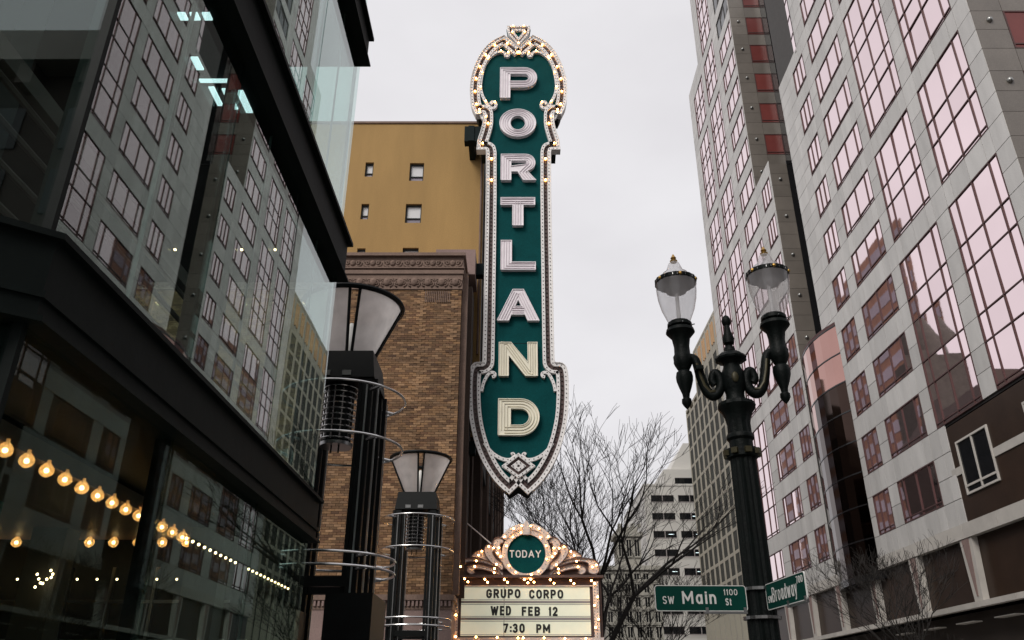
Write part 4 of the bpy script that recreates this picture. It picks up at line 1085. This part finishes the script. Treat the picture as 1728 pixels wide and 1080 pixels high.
cdots([(530,425),(430,380),(350,335)], 0); cdots([(545,450),(470,390),(425,325),(440,280)], .05); cdots([(560,420),(520,345),(495,270),(520,220)], .03)
cc = mp_(755, 338); rt_ = abs(mp_(920,338)[0]-cc[0]); cc = (ax_, cc[1])
ringp = lambda r, n=40: [(cc[0]+r*cos(2*pi*i/n), cc[1]+r*sin(2*pi*i/n)) for i in range(n)]
shape('crest_ring', [ringp(rt_*1.28), ringp(rt_*1.0)], 'marquee_white', mq, MYY-.17, .2)
for s in (-1, 1):
    ap = [(cc[0]+s*rt_*1.42*cos(radians(a)), cc[1]+rt_*1.42*sin(radians(a))) for a in range(32, 84, 4)]
    r = MB(); ribbon(r, ap, -.085, .085, MYY-.21, MYY-.06); r.build('crest_arch', 'marquee_white', mq)
    for x, z in walk(ap, .1, .05): mdots.ball((x, MYY-.213, z), .013, 6, 4)
    for t in (36, 62, 80): bulb(LM, mq, (cc[0]+s*rt_*1.42*cos(radians(t)), MYY-.24, cc[1]+rt_*1.42*sin(radians(t))), .8, .03)
shape('crest_disc', [ringp(rt_*.985)], 'sign_teal', mq, MYY-.10, .08)
fin = [(-.10,-.22),(.10,-.22),(.12,.05),(.06,.12),(.03,.2),(-.03,.2),(-.06,.12),(-.12,.05)]
shape('crest_finial', [[(ax_+x, mp_(0,115)[1]+z) for x, z in fin]], 'marquee_white', mq, MYY-.25, .2)
for i in range(26):
    a = 2*pi*i/26; mdots.ball((cc[0]+rt_*1.14*cos(a), MYY-.173, cc[1]+rt_*1.14*sin(a)), .013, 6, 4)
for t in (20, 48, 105, 160, 215, 240, 283, 305, 345, 130): bulb(LM, mq, (cc[0]+rt_*1.10*cos(radians(t)), MYY-.19, cc[1]+rt_*1.10*sin(radians(t))), .8, .03)
o = mdots.build('unlit_bulbs', 'bulb_off', mq, True); o['kind'] = 'stuff'
a = mp_(622, 370); b = mp_(888, 306); text('lettering', 'TODAY', (a[0]-.02, a[1], b[0], b[1]), 'letter_white', mq, MYY-.112, .01, .15, .17)
p = at(830, 918, MYY); q = at(771, 866, MYY+.3)
MB().tube([(p[0], MYY+.1, p[2]), (q[0], MYY+.6, q[2])], .022, 6).build('stay_rod', 'marquee_white', mq)
MB().box(-1.85, MWL-.001, MYY+.6, MYY+4, 3.0, 4.6).build('wall_mount', 'marquee_brown', mq)

# ================================================================== two tall gateway lamps
def gate_lamp(x, y, label, yaw, hidden_lower=False):
    g = thing('gateway_lamp', label, 'lamp', (x, y, 0), 'gateway lamps in front of the concert hall')
    Z = lambda z: z + 1.6
    H = .46
    for sx in (-1, 1):
        for sy in (-1, 1):
            pxx, pyy = x+sx*H, y+sy*H
            p = MB().box(pxx-.075, pxx+.075, pyy-.075, pyy+.075, .0, Z(4.62)).build('post', 'black_metal', g)
            for k in (-1, 1): MB().box(pxx+k*.12-.03, pxx+k*.12+.03, pyy-.03, pyy+.03, 2.2, Z(4.62)).build('post_rod', 'black_metal', g)
            MB().box(pxx-.012, pxx+.012, pyy-.10, pyy-.078, 2.4, Z(4.5)).box(pxx+.165, pxx+.18, pyy-.04, pyy-.02, 2.4, Z(4.5)).build('edge_strip', 'steel_dull', g)
    # black head box
    b = MB().hexa([(x-.56,y-.56,Z(4.63)),(x+.56,y-.56,Z(4.63)),(x+.56,y+.56,Z(4.63)),(x-.56,y+.56,Z(4.63)),(x-.50,y-.50,Z(5.1)),(x+.50,y-.50,Z(5.1)),(x+.50,y+.50,Z(5.1)),(x-.50,y+.50,Z(5.1))]).build('head_box', 'black_metal', g)
    for px0 in (-.28, .05): piece('label_plate', 'steel_dull', b, x+px0, x+px0+.14, y-.57, y-.555, Z(4.66), Z(4.74))
    # frosted cone, four ribs, rim
    r0, r1, zb, zt2 = .36, .82, Z(5.11), Z(6.12)
    seg = 48
    for q in range(4):
        m = MB(); a0 = yaw + q*pi/2 + .10; a1 = a0 + pi/2 - .20
        n = 12
        for i in range(n+1):
            a = a0+(a1-a0)*i/n
            m.v += [(x+r0*cos(a), y+r0*sin(a), zb), (x+r1*cos(a), y+r1*sin(a), zt2)]
        for i in range(n): m.f.append((2*i,2*i+2,2*i+3,2*i+1))
        m.build('frosted_panel', 'frosted_pane', g, True)
        for s in (-.10, .10):
            a = yaw + q*pi/2 + s
            MB().tube([(x+r0*cos(a), y+r0*sin(a), zb-.05), (x+r1*cos(a), y+r1*sin(a), zt2)], .026, 6).build('rib', 'black_metal', g)
    MB().tube([(x+(r1+.01)*cos(2*pi*i/40), y+(r1+.01)*sin(2*pi*i/40), zt2) for i in range(40)], .048, 8, True).build('rim', 'black_metal', g, True)
    MB().lathe(x, y, [(zb-.06,.39),(zb+.02,.38)], 32).build('collar', 'black_metal', g)
    MB().lathe(x, y, [(zb+.02,.06),(zb+.6,.06),(zb+.7,.03)], 10).build('lamp_tube', 'letter_white', g, True)
    # hanging lantern: drum of wire rings
    cx, cy = x-.04, y-.1
    for i in range(10):
        z = Z(3.72)+i*.095
        MB().tube([(cx+.27*cos(2*pi*k/28), cy+.27*sin(2*pi*k/28), z) for k in range(28)], .012, 5, True).build('wire_ring', 'chrome', g, True)
    MB().lathe(cx, cy, [(Z(3.66),.16),(Z(3.665),.22),(Z(4.62),.22)], 24).build('drum', 'black_metal', g, True)
    MB().lathe(cx, cy, [(Z(3.62),.25),(Z(3.67),.26)], 28).build('drum_foot', 'steel_dull', g, True)
    for a in (-2.3, -1.75, -1.2, -.6, 3.6): MB().tube([(cx+.245*cos(a), cy+.245*sin(a), Z(3.7)), (cx+.245*cos(a), cy+.245*sin(a), Z(4.6))], .013, 6).build('drum_strip', 'chrome', g)
    for a in (-2, -1): MB().tube([(cx+.12*cos(a), cy+.12*sin(a), Z(3.5)), (cx+.12*cos(a), cy+.12*sin(a), Z(3.64))], .014, 6).build('pin', 'black_metal', g)
    # big chromed hoops
    for z in (4.43, 3.62, 1.90, 1.72):
        hp = MB().tube([(x+.98*cos(2*pi*k/64), y+.98*sin(2*pi*k/64), Z(z)) for k in range(64)], .020, 8, True).build('hoop', 'chrome', g, True)
        for a in (pi/4, -pi/4, 3*pi/4, -3*pi/4):
            MB().tube([(x+.60*cos(a), y+.60*sin(a), Z(z)), (x+.97*cos(a), y+.97*sin(a), Z(z))], .03, 8).build('hoop_clamp', 'chrome', hp)
    # lower frame
    MB().box(x-H, x+H, y-H-.06, y-H+.06, Z(1.48), Z(1.62)).build('cross_bar', 'black_metal', g)
    MB().box(x-H, x+H, y+H-.06, y+H+.06, Z(1.48), Z(1.62)).build('cross_bar', 'black_metal', g)
    MB().box(x+H-.32, x+H+.34, y-.62, y+.62, .02, Z(1.38)).build('cabinet', 'black_metal', g)
    MB().box(x-H-.12, x-H+.12, y-.62, y+.62, .02, Z(1.2)).build('plinth', 'black_metal', g)
    return g
gate_lamp(-2.83, 12.4, 'nearer black gateway lamp with frosted cone and chrome hoops at glass corner', .22)
gate_lamp(-2.72, 22.0, 'smaller farther gateway lamp with frosted cone in front of brick wall', .12)

# ================================================================== twin-globe street lamp
LX, LY = 2.165, 7.6
stl = thing('street_lamp', 'dark cast iron street lamp with two acorn glass globes', 'street lamp', (LX, LY, .02))
def prof(lst, Y): return [(zat(py, Y), r*(Y/ray(875, py)[1])/1360) for py, r in lst][::-1]
MB().lathe(LX, LY, prof([(532,1),(535,5),(541,8),(547,7),(550,4.5),(560,6),(572,10),(580,9),(583,5),(588,9),(592,9.5),(593.5,10)], LY), 20).build('finial', 'lamp_iron', stl, True)
MB().lathe(LX, LY, prof([(594,10),(596,15),(601,23),(606,27),(609,26),(612,17),(616,14)], LY), 24, .08).build('cap', 'lamp_iron', stl, True)
MB().lathe(LX, LY, prof([(615,13),(622,15),(630,19),(638,20),(650,20),(658,17),(666,15),(674,16),(679,18)], LY), 24).build('hub', 'lamp_iron', stl, True)
MB().lathe(LX, LY, prof([(679,22),(681,30),(687,32),(691,30),(696,26),(704,22),(716,19.5),(733,20)], LY), 32, .05).build('capital', 'lamp_iron', stl, True)
MB().lathe(LX, LY, prof([(733,21),(736,23),(741,23),(745,19.5),(757,19.5),(758.5,26),(773,26),(775,21)], LY), 28).build('shaft_ring', 'lamp_iron', stl, True)
for i in range(8):
    a = 2*pi*i/8+.1; piece('rosette', 'olive_gilt', stl, LX+.152*cos(a)-.03, LX+.152*cos(a)+.03, LY+.152*sin(a)-.03, LY+.152*sin(a)+.03, zat(770,LY), zat(761,LY), (0,0,a))
MB().lathe(LX, LY, [(1.0,.168)]+prof([(775,21.5),(1080,26)], LY), 32, .10).build('shaft', 'lamp_iron', stl, True)
MB().lathe(LX, LY, [(.02,.30),(.12,.30),(.16,.25),(.5,.22),(.8,.2),(.86,.24),(.92,.24),(1.0,.18)], 16).build('base', 'lamp_iron', stl, True)
MB().ball((LX-.01, LY-.118, zat(643,LY)), .045, 12, 8, (.8,.4,1.25)).build('medallion', 'olive_gilt', stl, True)
yaw = radians(-10)
def loc(dx, z, dy=0): return (LX+dx*cos(yaw)-dy*sin(yaw), LY+dx*sin(yaw)+dy*cos(yaw), z)
kz = LY/ray(875,600)[1]/1360
for s in (-1, 1):
    c = loc(s*.478, 0); Y_ = LY
    MB().lathe(c[0], c[1], prof([(538,17),(541,20.5),(546,21),(548,18),(551,23),(556,24.5),(561,20),(566,15.5),(580,13),(593,13.5),(597,16),(603,15.5),(607,16),(612,14),(621,9),(624,13),(631,14.5),(638,14),(648,11),(660,6.5),(667,5.5),(669,8),(675,8.5),(680,6),(686,1)], Y_), 22).build('holder', 'lamp_iron', stl, True)
    gz = [(540,17.5),(530,22),(516,28),(500,32),(487,33.5),(473,34)]
    gp = prof(gz, Y_); mb = MB(); mb.lathe(c[0], c[1], gp, 32, cap=False); go = mb.build('globe', 'acorn_glass', stl, True)
    mb = MB(); mb.lathe(c[0], c[1], prof([(469,33),(464,29),(461,25),(457,22),(453,15),(446,12),(439,9),(436,6)], Y_), 28, cap=False).build('globe_top', 'acorn_glass', stl, True)
    MB().lathe(c[0], c[1], prof([(467,34),(467.5,35.5),(473.5,35.5),(474,34)], Y_), 36, .03).build('globe_band', 'lamp_iron', stl)
    for t in range(-1, 3):
        a = -pi/2 + t*1.35*.8 + .05; rr_ = 35.5*kz
        MB().ball((c[0]+rr_*cos(a), c[1]+rr_*sin(a), zat(470.5,Y_)), .022, 8, 6).build('rosette', 'gold', stl, True)
    for q in range(30):
        a = 2*pi*q/30; rr_ = 35.9*kz; inst('band_bead', unit('steel_dull'), stl, (c[0]+rr_*cos(a), c[1]+rr_*sin(a), zat(470.5,Y_)), (.008,.008,.022), (0,0,a))
    MB().lathe(c[0], c[1], prof([(436.5,5.5),(434,6.5),(431.5,3),(429.5,5),(427.5,3.5),(423,.8)], Y_), 12).build('globe_finial', 'gold', stl, True)
    MB().lathe(c[0], c[1], prof([(489,8),(487,17),(483,19),(479,17),(476,8)], Y_), 20).build('reflector', 'lamp_core', stl, True)
    MB().lathe(c[0], c[1], prof([(540,4),(520,3.4),(488,3)], Y_), 10).build('lamp_stem', 'white_blind', stl, True)
    for t in range(3):
        a = -pi/2 + (t-1)*1.0; rz = zat(547,Y_); MB().tube([(c[0]+.10*cos(a), c[1]+.10*sin(a), rz),(c[0]+.165*cos(a), c[1]+.165*sin(a), rz)], .006, 6).build('set_screw', 'steel_dull', stl)
    # S-shaped arm, defined as offsets from the post
    pa = [(.42,598),(.36,602),(.335,616),(.315,634),(.275,656),(.215,666),(.155,660),(.125,645),(.145,631),(.185,628),(.21,640),(.19,648)]
    path = catmull([loc(s*d, zat(py, LY)) for d, py in pa], 5)
    n = len(path); arm = MB().tube(path, [.040+.012*sin(pi*min(1,i/n*1.2)) for i in range(n)], 10).build('arm', 'lamp_iron', stl, True)
    MB().tube([loc(s*d, zat(py, LY), -.042) for d, py in [(.345,612),(.325,630),(.29,650),(.24,661),(.19,660)]], .016, 6).build('arm_inlay', 'olive_gilt', arm, True)
    MB().box(*sorted((loc(s*.30,0)[0], loc(s*.38,0)[0])), LY-.05, LY+.05, zat(625,LY), zat(619,LY)).build('arm_collar', 'lamp_iron', arm)

# ================================================================== street name signs on the lamp
def plate(name, label, p0, p1, z0, z1, cat='street sign'):
    """flat plate from p0 to p1 in plan; text is laid out in plate coordinates and turned into place"""
    t = thing(name, label, cat, (p0[0], p0[1], z0)); return t
def rrect(w, h, r, n=5): return arcp(w-r,h-r,r,r,0,90,n)+arcp(r,h-r,r,r,90,180,n)+arcp(r,r,r,r,180,270,n)+arcp(w-r,r,r,r,270,360,n)
def street_sign(label, p0, p1, z0, h, words):
    w = math.hypot(p1[0]-p0[0], p1[1]-p0[1])
    t = thing('street_sign', label, 'street sign', (0,0,0))
    shape('plate', [rrect(w,h,.025)], 'street_sign_green', t, -.004, .008)
    e = MB(); l = rrect(w,h,.025); ribbon(e, l+[l[0]], -.002, .004, -.006, .006); e.build('edge', 'street_sign_white', t)
    for s_, x0, y0, x1, y1, bold in words: text('lettering', s_, (x0*w, y0*h, x1*w, y1*h), 'street_sign_white', t, -.008, .003, bold)
    MB().box(w*.52, w*.995, -.012, .012, -.022, -.004).build('clamp_bar', 'steel_dull', t)
    MB().box(w*.54, w*.57, -.014, .014, -.02, .03).box(w*.955, w*.985, -.014, .014, -.02, .03).build('clamp', 'steel_dull', t)
    t.location = (p0[0], p0[1], z0); t.rotation_euler = (0, 0, atan2(p1[1]-p0[1], p1[0]-p0[0]))
    return t
YS = 7.45
a = at(1107,1031,YS); b = at(1263,1031,YS); c = at(1107,988,YS)
street_sign('green SW Main street sign reaching left from lamp post', (a[0],YS), (b[0],YS+.02), a[2], c[2]-a[2],
    [('SW', .08,.27,.205,.58,.13), ('Main', .295,.27,.665,.78,.16), ('1100', .755,.62,.905,.86,.13), ('St', .765,.22,.83,.50,.15)])
hh = c[2]-a[2]; p0 = at(1297,1030,7.46); p1 = at(1364,1015,6.62)
street_sign('green SW Broadway street sign angled away right of lamp post', p0, p1, p0[2], hh,
    [('SW', .05,.25,.16,.52,.14), ('Broadway', .17,.24,.80,.80,.10), ('700', .81,.64,.96,.90,.14)])
MB().lathe(LX, LY, [(a[2]-.06,.165),(a[2]-.035,.168)], 20).build('sign_strap', 'steel_dull', stl)
MB().lathe(LX, LY, [(c[2]-.03,.16),(c[2]-.005,.163)], 20).build('sign_strap', 'steel_dull', stl)

# ================================================================== bare winter trees
def tree(x, y, h, spread, label, seed, lean=(0,0), fork=.28, r0=.17):
    rn = random.Random(seed)
    t = thing('bare_tree', label, 'tree', (x, y, .02), 'bare street trees')
    tr, tw = MB(), MB()
    def grow(p, d, l, r, lev):
        n = 4 if lev < 3 else 3; pts = [p]; dd = d.copy()
        for i in range(n):
            dd = (dd + Vector((rn.gauss(0,.10), rn.gauss(0,.10), rn.gauss(.035,.06)))).normalized(); pts.append(pts[-1] + dd*l/n)
        r = max(r, .009); r2 = max(r*.66, .0075)
        (tr if lev < 3 else tw).tube(pts, r, 7 if lev < 2 else (5 if lev < 4 else 3), False, r2, caps=False)
        if lev >= 6: return
        k = 3 if lev in (1, 2) else (3 if rn.random() < .55 else 2)
        for i in range(k):
            a = rn.uniform(0, 2*pi); s = rn.uniform(.35,.75)*spread
            ax = Vector((cos(a), sin(a), rn.uniform(-.2,.25)))
            nd = (dd + ax*s).normalized(); grow(pts[-1], nd, l*rn.uniform(.62,.86), r2*rn.uniform(.68,.92), lev+1)
        for i in range((2 if lev < 3 else 1) if lev >= 1 and rn.random() < .8 else 0):
            q = pts[rn.randint(1, n-1)]; a = rn.uniform(0, 2*pi); nd = (dd*.6 + Vector((cos(a), sin(a), rn.uniform(0,.5)))*.7).normalized()
            grow(q, nd, l*rn.uniform(.4,.6), r2*.45, lev+2)
    b = Vector((x, y, .02)); f = Vector((x+lean[0]*.3, y+lean[1]*.3, h*fork))
    tr.tube([b, b*.5+f*.5+Vector((.05,0,0)), f], r0*1.25, 10, False, r0, caps=True)
    k = 5
    for i in range(k):
        a = 2*pi*i/k + rn.uniform(-.4,.4); nd = (Vector((lean[0]*.25, lean[1]*.25, 1)) + Vector((cos(a), sin(a), 0))*rn.uniform(.25,.75)*spread).normalized()
        grow(f - Vector((0,0,rn.uniform(0,h*.06))), nd, h*.27, r0*rn.uniform(.45,.62), 1)
    tr.build('trunk', 'bark', t, True); o = tw.build('crown', 'bark', t, False); o['kind'] = 'stuff'
    return t
tree(3.4, 38, 12.6, .85, 'large bare tree rising behind the marquee crest', 5, (.3,0), .28, .24)
tree(.9, 46, 12.2, .8, 'slim bare tree behind foot of the tall sign', 12, (.1,0), .33, .13)
tree(6.6, 44, 7.6, .95, 'low bare tree beside the marquee in front of white block', 21, (.3,0), .25, .12)
tree(20.6, 45.5, 8.9, .9, 'bare tree on far pavement in front of brown granite base', 33, (-.2,0), .25, .12)
